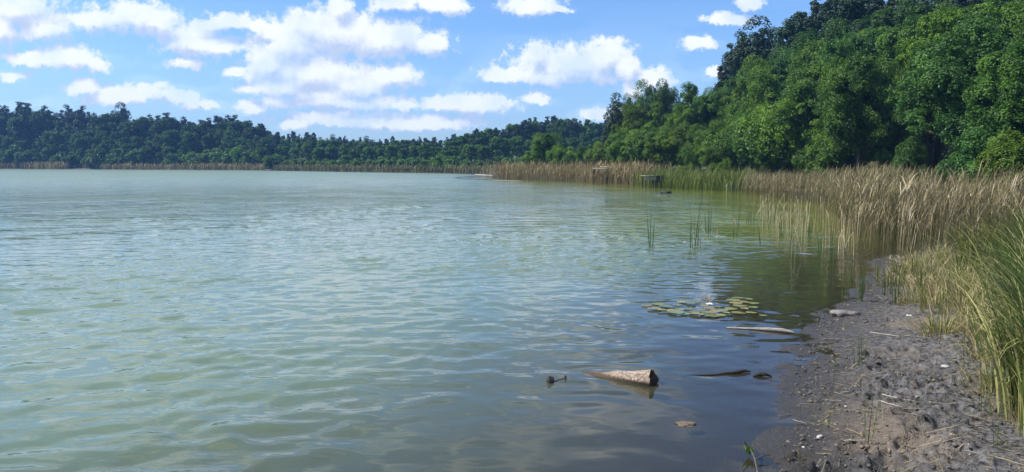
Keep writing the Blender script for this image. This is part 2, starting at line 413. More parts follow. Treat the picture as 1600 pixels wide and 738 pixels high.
tag(ground, 'grey trodden mud shore rising to the wooded banks round the lake', 'ground', kind='structure')

# ------------------------------------------------------------------ water
wx, wy, wf = grid(spaced(-440, 30, -5.5, 3.4, 0.045, 1.035), spaced(-45, 300, 3.6, 13.0, 0.032, 1.016))
wsd = lake_sd(wx, wy)
keep = wsd < 6.0
calm = 0.16 + 0.84 * sstep(0.2, 4.2, -wsd)
cove = sstep(22, 30, wy) * sstep(-8, 2, wx)
calm = calm * (1 - cove) + cove * (0.35 + 0.65 * sstep(0, 20, -wsd))
calm = np.maximum(calm, 0.5 * sstep(11, 14, wy) * (1 - cove))
gust = (0.5 + 0.9 * fbm(wx * 0.10 + 3, wy * 0.045 + 1, 3)) * (0.45 + 1.1 * sstep(.25, .75, fbm(wx * 0.45 + 9, wy * 0.30 + 4, 2)))
amp = calm * gust
dxl = np.maximum(0.045, 0.034 * np.maximum(np.maximum(wx - 3.4, -5.5 - wx), 0)); dyl = np.maximum(0.032, 0.016 * np.maximum(wy - 13, 0))
eta = np.zeros_like(wx)
wr = np.random.default_rng(5)
NW = 70
for i in range(NW):
    lam = min(1.1, max(0.10, (0.40 if i % 2 else 0.15) * math.exp(wr.normal(0, 0.45))))
    th = R(90 + 8) + wr.normal(0, 0.72)
    k = 2 * np.pi / lam
    kx, ky = k * math.cos(th), k * math.sin(th)
    a = 0.135 / math.sqrt(NW) * 1.414 / k * (0.6 + 0.8 * wr.random())
    att = sstep(2.2, 4.5, lam / (dyl * abs(math.sin(th)) + dxl * abs(math.cos(th)) + 1e-6))
    ph = wr.random() * 6.28
    wob = fbm(wx * 0.6 + i, wy * 0.6, 2)
    eta += a * att * np.sin(kx * wx + ky * wy + ph + 3.0 * wob)
eta *= amp
depth = np.maximum(-ground_z(wx, wy, False), 0)
m, nt, out = mat_new('lake_water')
geo = nd(nt, 'ShaderNodeNewGeometry'); pos = geo.outputs['Position']
dep = nd(nt, 'ShaderNodeAttribute', attribute_name='depth').outputs['Fac']
cal = nd(nt, 'ShaderNodeAttribute', attribute_name='ripple').outputs['Fac']
mp1 = nd(nt, 'ShaderNodeMapping', {0: pos, 2: (0, 0, R(-10)), 3: (0.42, 1.0, 1)})
b1 = nd(nt, 'ShaderNodeTexNoise', {'Vector': mp1.outputs[0], 'Scale': 2.1, 'Detail': 3, 'Roughness': 0.55, 'Distortion': 0.3})
mp2 = nd(nt, 'ShaderNodeMapping', {0: pos, 2: (0, 0, R(8)), 3: (0.5, 1.0, 1)})
b2 = nd(nt, 'ShaderNodeTexNoise', {'Vector': mp2.outputs[0], 'Scale': 7.0, 'Detail': 2, 'Roughness': 0.5, 'Distortion': 0.2})
dist = nd(nt, 'ShaderNodeVectorMath', {0: pos}, operation='LENGTH').outputs['Value']
farw = nd(nt, 'ShaderNodeMapRange', {0: dist, 1: 7.0, 2: 30.0, 3: 0.0, 4: 2.4})
h1 = nd(nt, 'ShaderNodeMath', {0: b1.outputs[0], 1: farw.outputs[0]}, operation='MULTIPLY')
h2 = nd(nt, 'ShaderNodeMath', {0: b2.outputs[0], 1: 0.13}, operation='MULTIPLY')
hh = nd(nt, 'ShaderNodeMath', {0: nd(nt, 'ShaderNodeMath', {0: h1.outputs[0], 1: h2.outputs[0]}, operation='ADD').outputs[0], 1: cal}, operation='MULTIPLY')
bp = nd(nt, 'ShaderNodeBump', {'Strength': 1.0, 'Distance': 0.06, 'Height': hh.outputs[0]})
fr = nd(nt, 'ShaderNodeFresnel', {'IOR': 1.333, 'Normal': bp.outputs[0]})
gl = nd(nt, 'ShaderNodeBsdfGlossy', {'Color': (1, 1, 1, 1), 'Roughness': 0.035, 'Normal': bp.outputs[0]})
nb = nd(nt, 'ShaderNodeTexNoise', {'Vector': pos, 'Scale': 0.22, 'Detail': 4, 'Roughness': 0.6})
sh = nd(nt, 'ShaderNodeMapRange', {0: dep, 1: 0.10, 2: 0.46})
body = nd(nt, 'ShaderNodeMix', {0: sh.outputs[0], 6: (0.078, 0.070, 0.040, 1), 7: (0.148, 0.205, 0.136, 1)}, data_type='RGBA')
alg = nd(nt, 'ShaderNodeAttribute', attribute_name='algae').outputs['Fac']
body2 = nd(nt, 'ShaderNodeMix', {0: nd(nt, 'ShaderNodeMapRange', {0: nb.outputs[0], 1: 0.35, 2: 0.65, 3: 0.0, 4: 0.35}).outputs[0], 6: body.outputs[2], 7: (0.128, 0.182, 0.098, 1)}, data_type='RGBA')
body2 = nd(nt, 'ShaderNodeMix', {0: alg, 6: body2.outputs[2], 7: (0.130, 0.150, 0.012, 1)}, data_type='RGBA')
rough_w = nd(nt, 'ShaderNodeMapRange', {0: dist, 1: 10.0, 2: 130.0, 3: 0.03, 4: 0.34}, interpolation_type='SMOOTHSTEP')
rough_c = nd(nt, 'ShaderNodeMath', {0: rough_w.outputs[0], 1: nd(nt, 'ShaderNodeAttribute', attribute_name='calm').outputs['Fac']}, operation='MULTIPLY')
deep = nd(nt, 'ShaderNodeBsdfPrincipled', {'Base Color': body2.outputs[2], 'Roughness': rough_c.outputs[0], 'IOR': 1.333, 'Normal': bp.outputs[0]})
tp = nd(nt, 'ShaderNodeBsdfTransparent', {0: (0.80, 0.76, 0.62, 1)})
ex = nd(nt, 'ShaderNodeMath', {0: 2.71828, 1: nd(nt, 'ShaderNodeMath', {0: dep, 1: -2.8}, operation='MULTIPLY').outputs[0]}, operation='POWER')
shal = nd(nt, 'ShaderNodeMixShader', {0: fr.outputs[0], 1: tp.outputs[0], 2: gl.outputs[0]})
ms = nd(nt, 'ShaderNodeMixShader', {0: ex.outputs[0], 1: deep.outputs[0], 2: shal.outputs[0]})
nt.links.new(ms.outputs[0], out.inputs[0])
M['water'] = m
fk = keep[wf].all(axis=1)
used = np.unique(wf[fk]); remap = np.full(len(wx), -1); remap[used] = np.arange(len(used))
water = link('lake_water', mesh_np('lake_water', np.stack([wx, wy, eta], 1)[used], remap[wf[fk]], M['water'], True, {'depth': depth[used], 'ripple': amp[used], 'calm': calm[used], 'algae': (sstep(10, 22, wy) * sstep(-6, 4, wx) * sstep(20, 2, -wsd))[used]}))
tag(water, 'rippled green lake water reflecting clouds and wooded banks', 'water', kind='structure')

# ------------------------------------------------------------------ trees
def unit(v): return v / (np.linalg.norm(v, axis=-1, keepdims=True) + 1e-9)
def leaves_mesh(name, P, N, L, W, mat, tint, r):
    """rhombic leaves at points P facing N"""
    n = len(P)
    a = unit(np.cross(N, unit(r.normal(size=(n, 3))))); b = np.cross(N, a)
    L = (np.broadcast_to(L, (n,)) * r.uniform(0.7, 1.3, n))[:, None]; W = (np.broadcast_to(W, (n,)) * r.uniform(0.7, 1.3, n))[:, None]
    fold = N * W * 0.25
    q = np.stack([P - a * L * .5, P + b * W * .5 + fold, P + a * L * .5, P - b * W * .5 + fold], 1).reshape(-1, 3)
    return mesh_np(name, q, np.arange(4 * n).reshape(n, 4), mat, False, {'tint': np.repeat(tint, 4)})
def trunk_mesh(name, H, r0, r, mat, limbs=(), lean=0.04):
    mb = MB(); k = 7
    z = np.linspace(-0.6, H, k); off = np.cumsum(r.normal(0, lean * H / k, (k, 2)), 0); off[:2] = 0
    pts = np.column_stack([off, z]); rad = r0 * (1 - 0.86 * np.clip(z / H, 0, 1)); rad[0] *= 1.25
    tube(mb, pts, rad, 7, cap=False)
    for e in limbs:
        e = np.asarray(e, float)
        zb = max(H * 0.12, e[2] - 0.55 * math.hypot(e[0], e[1]) - 0.05 * H); zb = min(zb, H * 0.93)
        i = np.interp(zb, z, np.arange(k)); b0 = np.array([np.interp(zb, z, pts[:, 0]), np.interp(zb, z, pts[:, 1]), zb])
        mid = (b0 + e) / 2 + np.array((0, 0, 0.06 * H))
        rb = np.interp(zb, z, rad) * 0.55
        tube(mb, [b0, mid, e], [rb, rb * 0.6, rb * 0.25], 5, cap=False)
    return mb.mesh(name, mat, True)
def lobed_crown(name, seed, H, Rr, zb, nl, n, L, W, mat, flat=1.0, droop=0.0, lr=(0.24, 0.40), top=0.75, per=26, inner=0.70):
    r = np.random.default_rng(seed)
    zc, hz = (zb + H) / 2, (H - zb) / 2
    d = unit(r.normal(size=(nl, 3))); rad = r.random(nl) ** 0.45 * 0.78
    C = d * rad[:, None] * np.array((Rr, Rr, hz))
    tz = np.clip(C[:, 2] / hz, 0, 1); C[:, :2] *= (1 - (1 - top) * tz)[:, None]
    C[:, 2] += zc
    lrad = Rr * r.uniform(lr[0], lr[1], nl)
    pick = r.choice(nl, size=n, p=lrad ** 2 / (lrad ** 2).sum())
    sub = unit(r.normal(size=(nl, per, 3)) + np.array((0, 0, 0.35)))
    dirs = sub[pick, r.integers(0, per, n)] + r.normal(0, 0.20, (n, 3))
    dirs = unit(dirs)
    rr = lrad[pick] * (inner + (1.12 - inner) * r.random(n) ** 0.7) * (0.85 + 0.3 * sub[pick, 0, 0])
    Pp = C[pick] + dirs * rr[:, None] * np.array((1, 1, flat))
    Pp[:, 2] -= droop * r.random(n) ** 2
    N = unit(dirs * 0.8 + np.array((0, 0, 0.55)) + r.normal(0, 0.45, (n, 3)))
    if droop: N[:, 2] *= 0.4; N = unit(N)
    lt = r.normal(0, 0.24, nl)[pick]
    tint = np.clip(0.45 + lt + r.normal(0, 0.22, n), 0, 1)
    Pp[:, 2] = np.maximum(Pp[:, 2], 0.05)
    return leaves_mesh(name, Pp, N, L, W, mat, tint, r), C
def pine_crown(name, seed, H, n, npad, L, W, zb=0.5, spread=2.3, top=0.4):
    return lobed_crown(name, seed, H, spread, H * zb, npad, n, L, W, M['needle'], flat=0.95, lr=(0.17, 0.31), top=top, per=30, inner=0.15)
SPEC = {}
def species(key, kind, crown_limbs, H, r0, bark, lean=0.03, nl=9):
    crown, C = crown_limbs
    r = np.random.default_rng(len(SPEC) + 40)
    limbs = [C[i] * np.array((.9, .9, .96)) for i in r.choice(len(C), size=min(nl, len(C)), replace=False)] if kind not in ('spruce',) else []
    tr = trunk_mesh(key + '_trunk', H * 0.74, r0, r, bark, limbs, lean if kind != 'pine' else 0.006)
    co = np.empty(len(crown.vertices) * 3, np.float32); crown.vertices.foreach_get('co', co)
    SPEC[key] = (kind, float(np.percentile(co[2::3], 99.7)), crown, tr)
for i in range(4):
    species(f'broad{i}', 'broadleaf', lobed_crown(f'broad{i}_crown', 100 + i, 10, 3.5, 1.0, 64, 46000, 0.145, 0.095, M['leaf'], lr=(0.13, 0.32), top=0.5, inner=.45, per=18), 10, 0.17, M['bark'])
for i in range(2):
    species(f'tall{i}', 'broadleaf', lobed_crown(f'tall{i}_crown', 120 + i, 13, 3.1, 2.0, 66, 36000, 0.16, 0.10, M['leaf'], lr=(0.13, 0.32), top=0.42, inner=.45, per=18), 13, 0.18, M['bark'])
for i in range(2):
    species(f'birch{i}', 'birch', lobed_crown(f'birch{i}_crown', 140 + i, 13, 2.5, 2.2, 44, 30000, 0.16, 0.075, M['leaf'], flat=1.5, droop=0.9, lr=(0.18, 0.32), top=0.5), 13, 0.14, M['birch_bark'])
for i in range(3):
    species(f'shrub{i}', 'shrub', lobed_crown(f'shrub{i}_crown', 160 + i, 4, 2.1, 0.1, 44, 22000, 0.13, 0.075, M['leaf'], lr=(0.15, 0.33), top=0.55, inner=.5), 4, 0.07, M['bark'], nl=12)
for i in range(4):
    species(f'pine{i}', 'pine', pine_crown(f'pine{i}_crown', 180 + i, 18, 16000, 105 + 8 * i, 0.34, 0.13, zb=(0.14, 0.22, 0.10, 0.25)[i], spread=(2.3, 2.6, 2.1, 2.4)[i], top=(.38, .60, .32, .52)[i]), 18, 0.2, M['pine_bark'])
species('spruce0', 'spruce', lobed_crown('spruce0_crown', 200, 16, 3.1, 1.0, 60, 14000, 0.40, 0.15, M['needle'], flat=1.0, lr=(0.26, 0.40), top=0.22), 16, 0.2, M['bark'])
for i in range(3):
    species(f'fartree{i}', 'broadleaf', lobed_crown(f'fartree{i}_crown', 220 + i, 9, 2.8, 0.8, 46, 7000, 0.32, 0.20, M['leaf'], lr=(0.16, 0.30), top=(0.25, 0.4, 0.3)[i], inner=0.35), 9, 0.15, M['bark'])
for i in range(2):
    species(f'farshrub{i}', 'shrub', lobed_crown(f'farshrub{i}_crown', 240 + i, 4, 2.3, 0.1, 26, 3600, 0.34, 0.22, M['leaf'], lr=(0.24, 0.40), top=0.6), 4, 0.07, M['bark'])

KNAME = {'broadleaf': 'broadleaf_tree', 'birch': 'birch_tree', 'shrub': 'shrub', 'pine': 'pine_tree', 'spruce': 'spruce_tree'}
TREES = []
tr_rng = np.random.default_rng(77)
def tree(key, px, top, Y, color, row, wide=1.0, hmax=None, hmin=None, label=None):
    """a tree whose trunk stands at distance Y, its top seen at height `top` of the photograph"""
    kind, H0, crown, tr = SPEC[key]
    X = x_at(px, Y); zb = gz(X, Y); zt = z_at(top, Y)
    h = zt - zb
    if hmin: h = max(h, hmin)
    if hmax: h = min(h, hmax)
    s = h / H0
    root = bpy.data.objects.new(KNAME[kind], None); COL.objects.link(root)
    root.location = (X, Y, zb - 0.05); root.rotation_euler = (0, 0, tr_rng.random() * 6.28)
    w = s ** 0.75 * wide * tr_rng.uniform(0.9, 1.12)
    root.scale = (w, w, s); root.empty_display_size = 0.3
    a = link('crown', crown, root); b = link('trunk', tr, root)
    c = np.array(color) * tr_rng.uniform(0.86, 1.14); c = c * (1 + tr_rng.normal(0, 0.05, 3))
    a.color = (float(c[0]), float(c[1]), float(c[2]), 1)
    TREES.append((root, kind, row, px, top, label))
    return root
def curve(pts):
    xs, ys = zip(*pts); return lambda x: float(np.interp(x, xs, ys))
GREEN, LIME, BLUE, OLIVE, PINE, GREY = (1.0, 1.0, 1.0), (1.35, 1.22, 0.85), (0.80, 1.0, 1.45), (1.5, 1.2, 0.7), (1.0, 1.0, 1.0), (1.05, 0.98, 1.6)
# far shore: distance of its waterline as seen in each direction
shoreD = curve([(-80, 268), (0, 258), (200, 231), (400, 208), (560, 162), (690, 140), (745, 134), (800, 140), (1000, 150)])
sky_top = curve([(-60, 163), (0, 162), (50, 163), (110, 168), (140, 171), (170, 169), (230, 176), (262, 170), (300, 178), (345, 180), (362, 177), (395, 181), (408, 196), (430, 207), (480, 208),
                 (520, 213), (560, 214), (620, 216), (680, 216), (720, 210), (760, 200), (800, 192), (850, 184), (900, 183), (950, 186), (1000, 186)])
j = lambda s: tr_rng.uniform(-s, s)
def pick(*k): return k[tr_rng.integers(len(k))]
# skyline pines
x = -30
while x < 410:
    if abs(x - 192) > 14:
        tree(pick('pine0', 'pine1', 'pine2', 'pine3'), x, sky_top(x) + tr_rng.uniform(-4, 14), shoreD(x) + 34 + j(6), (0.60, 0.72, 1.0), 'left skyline', wide=1.5)  # crowns tinted dark blue: backlit shade and distance put into the colour
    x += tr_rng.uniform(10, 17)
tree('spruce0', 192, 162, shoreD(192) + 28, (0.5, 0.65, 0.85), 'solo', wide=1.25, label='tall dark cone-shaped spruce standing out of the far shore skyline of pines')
x = 412
while x < 745:
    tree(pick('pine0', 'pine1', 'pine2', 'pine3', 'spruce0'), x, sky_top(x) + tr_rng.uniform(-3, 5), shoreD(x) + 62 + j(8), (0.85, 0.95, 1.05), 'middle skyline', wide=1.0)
    x += tr_rng.uniform(8, 13)
x = 745
while x < 985:
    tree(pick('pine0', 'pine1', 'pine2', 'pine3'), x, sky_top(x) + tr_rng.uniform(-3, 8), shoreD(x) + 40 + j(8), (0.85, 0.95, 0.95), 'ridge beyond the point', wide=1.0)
    x += tr_rng.uniform(8, 13)
# second row, broad trees under the pines; backlit shade put into left crowns' tint
x = -40
while x < 420:
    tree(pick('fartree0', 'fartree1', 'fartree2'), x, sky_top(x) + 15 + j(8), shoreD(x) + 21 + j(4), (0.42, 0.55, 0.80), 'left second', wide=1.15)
    x += tr_rng.uniform(13, 21)
x = 420
while x < 960:
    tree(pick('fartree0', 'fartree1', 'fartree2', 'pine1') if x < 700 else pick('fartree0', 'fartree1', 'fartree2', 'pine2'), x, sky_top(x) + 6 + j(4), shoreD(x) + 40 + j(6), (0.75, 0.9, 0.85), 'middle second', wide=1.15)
    x += tr_rng.uniform(12, 19)
# third row
x = -40
while x < 420:
    tree(pick('fartree0', 'fartree1', 'fartree2'), x, 213 + j(10), shoreD(x) + 12 + j(3), (0.55, 0.72, 0.75), 'left third', wide=1.1)  # darkened tint stands in for the backlit side of these crowns
    x += tr_rng.uniform(12, 19)
x = 425
while x < 960:
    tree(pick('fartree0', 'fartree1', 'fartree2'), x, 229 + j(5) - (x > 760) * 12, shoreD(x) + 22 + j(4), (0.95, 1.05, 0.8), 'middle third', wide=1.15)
    x += tr_rng.uniform(14, 21)
# waterside shrubs of the far shore
x = -30
while x < 880:
    t = 232 + j(7) if x < 420 else 246 + j(5)
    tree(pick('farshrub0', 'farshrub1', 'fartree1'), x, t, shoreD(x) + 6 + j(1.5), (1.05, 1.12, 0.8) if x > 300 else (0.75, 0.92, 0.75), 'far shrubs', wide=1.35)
    x += tr_rng.uniform(14, 22)
# right bank: distance of the waterline along the bank
bankD = curve([(765, 95), (850, 84), (900, 77), (1000, 66), (1100, 58), (1165, 53), (1250, 46), (1350, 36), (1450, 29), (1600, 24), (1700, 20)])
front_top = curve([(780, 250), (820, 238), (850, 214), (880, 222), (920, 228), (960, 212), (1000, 208), (1060, 200), (1110, 195), (1150, 185), (1200, 168), (1250, 135), (1300, 120), (1340, 95), (1370, 110), (1440, 70), (1500, 50), (1600, 60), (1700, 40)])
x = 800
while x < 1250:
    tree(pick('shrub0', 'shrub2', 'broad0', 'broad1', 'broad2', 'broad3'), x, front_top(x) + j(9), bankD(x) + 5 + j(1.2), [(1.3, 1.28, 0.75), (0.8, 0.95, 0.95), (1.2, 1.18, .78), (1.5, 1.4, .85)][tr_rng.integers(4)], 'bank front', wide=1.0)
    x += tr_rng.uniform(24, 36)
for (px, tp_, off, key, colr_, wd) in [(1262, 128, 4, 'broad0', (1.2, 1.15, .75), 0.95), (1340, 92, 5, 'broad2', (1.0, 1.0, .8), .95), (1395, 150, 9, 'broad1', (.75, .9, .9), .8),
        (1500, 30, 6.5, 'broad3', (0.85, 1.0, 1.35), 1.0), (1580, 65, 5, 'broad1', (0.9, 1.05, 1.0), 1.0), (1650, 50, 6, 'broad0', (0.9, 1.05, 1.0), 1.0)]:
    tree(key, px, tp_, bankD(px) + off, colr_, 'bank tall', wide=wd)
# lower bushes in front of them
for (px, tp_, off, key, colr_, wd, lab) in [(1135, 247, 1.5, 'shrub1', (1.9, 1.5, 0.6), .7, 'small yellow-green bush at the edge of the green sedge bed'),
        (1064, 258, 1.2, 'shrub0', (1.6, 1.3, 0.6), .65, 'low lime-green bush just behind the fishing platform'),
        (1215, 215, 2.5, 'shrub2', (1.05, 1.05, .8), .9, None), (1300, 205, 3, 'shrub0', (1.0, 1.05, .85), .9, None), (1420, 215, 6, 'shrub1', (.8, .95, .95), .8, None),
        (1600, 205, 2.2, 'shrub2', (1.35, 1.15, .6), .9, 'olive-yellow bush rising over the reeds at the picture edge'), (1540, 190, 4, 'shrub1', (.85, 1.0, 1.25), .9, None)]:
    tree(key, px, tp_, bankD(px) + off, colr_, 'bank bush', wide=wd, label=lab)
# middle tier
mid_top = curve([(940, 190), (1000, 165), (1050, 158), (1100, 145), (1150, 118), (1200, 95), (1250, 80), (1300, 55), (1350, 60), (1400, 38), (1450, 20), (1500, 20), (1560, 15), (1700, 0)])
x = 985
while x < 1680:
    tree(pick('broad0', 'broad1', 'broad2', 'broad3', 'tall0', 'tall1'), x, mid_top(x) + j(12), bankD(x) + 15 + j(2.5), [(1.3, 1.28, 0.8), (0.78, 0.95, 0.95), (1.15, 1.15, .8), (0.9, 1.08, 1.25), (1.5, 1.38, .85)][tr_rng.integers(5)], 'bank middle', wide=.9)
    x += tr_rng.uniform(30, 46)
# birches and dark trees at the skyline of the bank
for (px, tp_, off, key, colr_, wd, lab) in [(962, 147, 12, 'spruce0', (.9, 1, 1), .8, 'narrow dark spruce beside the pale grey birches'), (985, 150, 15, 'birch1', GREY, .85, None), (1008, 126, 17, 'birch0', GREY, 1.15, None), (1042, 127, 20, 'birch1', (.95, .95, 1.5), 1.1, None),
        (1078, 130, 22, 'tall0', (.8, .95, .9), .9, None), (1104, 138, 20, 'birch0', (.95, 1.0, 1.3), .9, None), (1128, 104, 28, 'pine1', PINE, .8, None), (1230, 60, 20, 'spruce0', (.85, .95, .95), .6, 'dark pointed spruce among broadleaf trees high on the bank'), (1330, 38, 20, 'spruce0', (.8, .9, .95), .6, 'tall pointed spruce under the pines above the near reeds'), (1275, 62, 22, 'birch0', (1.5, 1.25, 1.1), .9, None)]:
    tree(key, px, tp_, bankD(px) + off, colr_, 'bank skyline', wide=wd, label=lab)
back_top = curve([(1130, 95), (1150, 62), (1180, 38), (1215, 24), (1240, 4), (1270, -15), (1320, -25), (1700, -40)])
x = 1150
while x < 1680:
    tree(pick('pine0', 'pine2', 'pine1', 'pine3', 'spruce0'), x, back_top(x) + j(16), bankD(x) + 30 + j(4), (0.9, 1.0, 1.0), 'bank pines', wide=1.15)
    x += tr_rng.uniform(22, 34)
x = 1165
while x < 1680:
    tree(pick('tall0', 'tall1', 'broad3'), x, back_top(x) + 45 + j(12), bankD(x) + 23 + j(3), (0.72, 0.88, 0.85), 'bank dark', wide=1.0)
    x += tr_rng.uniform(36, 52)

ROWTXT = {'left skyline': ('dark-crowned {k} on the high far-shore skyline, {o} counting from the picture edge', 'pines on the high far-shore skyline'),
 'middle skyline': ('small dark {k} on the low middle skyline over the lake, {o} from its left end', 'conifers on the low middle skyline'),
 'ridge beyond the point': ('dark {k} on the ridge beyond the brown reed point, {o} from its low end', 'pines on the ridge beyond the point'),
 'left second': ('shaded blue-green {k} just below the high far-shore pines, {o} from the picture edge', 'shaded trees below the high pines'),
 'middle second': ('dull green {k} just below the low middle skyline, {o} along that row', 'trees below the low middle skyline'),
 'left third': ('mid-height green {k} on the shaded far shore above the shrubs, {o} from the edge', 'mid-height trees of the shaded far shore'),
 'middle third': ('light green {k} halfway down the middle far shore, {o} along that row', 'light green trees of the middle far shore'),
 'far shrubs': ('low rounded {k} behind the far reed fringe, {o} from the picture edge', 'waterside shrubs of the far shore'),
 'bank front': ('leafy {k} in the front row behind the bank reeds, {o} from the reed point', 'front row of the wooded bank'),
 'bank tall': ('large leafy {k} towering behind the near dry reeds, {o} of that row', 'large trees behind the near reeds'),
 'bank bush': ('low {k} filling the foot of the near wooded bank, {o} from the lake', 'bushes at the foot of the bank'),
 'bank middle': ('green {k} halfway up the wooded bank, {o} from the lake end', 'trees halfway up the wooded bank'),
 'bank skyline': ('{k} standing clear at the lake end of the wooded bank, {o} of these', 'trees at the lake end of the bank'),
 'bank pines': ('tall dark {k} on top of the wooded bank, {o} from the open sky', 'pines on top of the bank'),
 'bank dark': ('dark shaded {k} under the hilltop pines, {o} from the open sky', 'shaded trees under the hilltop pines')}
rows = {}
for t in TREES: rows.setdefault(t[2], []).append(t)
for row, ts in rows.items():
    ts.sort(key=lambda t: t[3])
    for i, (root, kind, _, px, top, lab) in enumerate(ts):
        kw = {'broadleaf': 'broadleaf tree', 'birch': 'grey-green birch', 'shrub': 'shrub', 'pine': 'pine', 'spruce': 'spruce'}[kind]
        txt, grp = ROWTXT.get(row, ('{k}', None))
        tag(root, lab or txt.format(k=kw, o=ordw(i + 1)), 'shrub' if kind == 'shrub' else 'tree', grp)

# ------------------------------------------------------------------ reeds, sedges, rushes
def ribbons(P0, az, length, lean, curl, width, segs, r, tint, twist=None):
    """many arching blades: base P0 (n,3), heading az, start lean and end curl (radians from vertical)"""
    n = len(P0)
    ang = lean[:, None] + (curl - lean)[:, None] * (np.linspace(0, 1, segs + 1)[None, :] ** 1.9)
    step = (length / segs)[:, None]
    hx = np.cumsum(np.sin(ang[:, :-1]) * step, 1); hz = np.cumsum(np.cos(ang[:, :-1]) * step, 1)
    hx = np.hstack([np.zeros((n, 1)), hx]); hz = np.hstack([np.zeros((n, 1)), hz])
    C = np.stack([P0[:, 0:1] + hx * np.cos(az)[:, None], P0[:, 1:2] + hx * np.sin(az)[:, None], P0[:, 2:3] + hz], -1)
    pa = az + np.pi / 2 + (twist if twist is not None else r.normal(0, 0.6, n))
    side = np.stack([np.cos(pa), np.sin(pa), np.zeros(n)], -1)
    tt = np.linspace(0, 1, segs + 1); prof = np.minimum(1, 0.55 + 1.4 * tt) * (1 - tt ** 2.2) + 0.06
    off = side[:, None, :] * (width[:, None] * prof[None, :])[..., None] * 0.5
    v = np.stack([C - off, C + off], 2).reshape(n, -1, 3)          # n, (segs+1)*2, 3
    base = np.arange(segs)[:, None] * 2 + np.array([0, 1, 3, 2])[None, :]
    f = (np.arange(n)[:, None, None] * (segs + 1) * 2 + base[None]).reshape(-1, 4)
    return v.reshape(-1, 3), f, np.repeat(tint, (segs + 1) * 2)
def reeds(mb, P, h, r, leaves=3, wind=0.15, leafL=0.45, stalk=0.011, leafW=0.022, tmean=0.5, stalk_segs=3):
    """upright dry stalks with drooping leaves"""
    n = len(P); h = np.broadcast_to(h, (n,)).astype(float)
    az = r.normal(0.15, 0.9, n); ln = np.abs(r.normal(0.05, 0.06, n)); cu = ln + np.abs(r.normal(wind, 0.14, n))
    tt = np.clip(r.normal(tmean, 0.27, n), 0, 1)
    mb.add(*ribbons(P, az, h, ln, cu, np.full(n, stalk), stalk_segs, r, tt, twist=r.random(n) * 6.28))
    for k in range(leaves):
        fr_ = r.uniform(0.35, 0.98, n); ang = ln + (cu - ln) * 0.4
        B = P + np.stack([np.cos(az) * np.sin(ang) * h * fr_, np.sin(az) * np.sin(ang) * h * fr_, np.cos(ang) * h * fr_], -1)
        la = r.normal(0.2, 1.3, n)
        L = leafL * r.uniform(0.5, 1.3, n)
        mb.add(*ribbons(B, la, L, np.abs(r.normal(0.35, 0.2, n)), r.uniform(0.9, 2.3, n), leafW * r.uniform(0.6, 1.3, n), 3, r, np.clip(tmean + r.normal(0.05, 0.30, n), 0, 1)))
def strip_points(front, back, n, r, bias=1.0):
    """random points between two world polylines of equal length"""
    front, back = np.array(front), np.array(back)
    seg = np.linalg.norm((front[1:] + back[1:] - front[:-1] - back[:-1]) / 2, axis=1)
    wdt = np.linalg.norm((back - front), axis=1); wdt = (wdt[1:] + wdt[:-1]) / 2
    p = seg * wdt; k = r.choice(len(seg), size=n, p=p / p.sum()); t = r.random(n)[:, None]; s = (r.random(n) ** bias)[:, None]
    a = front[k] * (1 - t) + front[k + 1] * t; b = back[k] * (1 - t) + back[k + 1] * t
    return a * (1 - s) + b * s
def with_z(xy, lo=-0.02):
    z = ground_z(xy[:, 0], xy[:, 1]); return np.column_stack([xy, np.maximum(z, -0.5) if lo is None else np.maximum(z, lo)])
rr_ = np.random.default_rng(31)
def front_px(lst): return [gp(a, b) for a, b in lst]
# main dry reed bed
mf = front_px([(1162, 300), (1205, 311), (1262, 319), (1310, 332), (1338, 382), (1420, 397), (1512, 402), (1620, 396), (1720, 392)])
mbk = [(a * 1.02 + o, b + d) for (a, b), (o, d) in zip(mf, [(2.0, 4), (3.5, 3), (4.5, 2.5), (4, 2), (4, 8.5), (3.5, 9), (3.2, 8.5), (3, 7.5), (3, 7)])]
xy = strip_points(mf, mbk, 8200, rr_, 1.1); xy += rr_.normal(0, .25, xy.shape)
def reed_h(xy): return 1.30 - 0.38 * sstep(30, 50, xy[:, 1])
mb = MB(); reeds(mb, with_z(xy), reed_h(xy) * np.clip(rr_.normal(0.96, 0.15, len(xy)), .5, 1.18), rr_, 4, 0.30, 0.36, 0.007, 0.013, tmean=0.38)
o = link('reed_bed', mb.mesh('main_reed_bed', M['reed'])); o.color = (.76, .76, .68, 1)
tag(o, 'dense bed of dry tan reeds between the mud shore and the wooded bank', 'reeds', kind='stuff')
# brown reed point, far along the bank
pf_ = front_px([(762, 279.5), (800, 281.5), (850, 283), (900, 284.5), (950, 287.5), (1008, 291)])
pb_ = [(a + 2.5, b + 6.5) for a, b in pf_]
xy = strip_points(pf_, pb_, 4600, rr_, 1.2); xy += rr_.normal(0, .6, xy.shape) * np.array((1.0, .3))
mb = MB(); reeds(mb, with_z(xy), rr_.normal(1.5, 0.26, len(xy)), rr_, 2, 0.3, 0.5, 0.022, 0.034, tmean=0.42, stalk_segs=2)
o = link('reed_bed', mb.mesh('point_reed_bed', M['reed'])); o.color = (.98, .91, .76, 1)
tag(o, 'brown reed bed along the narrow point beyond the fishing platform', 'reeds', kind='stuff')
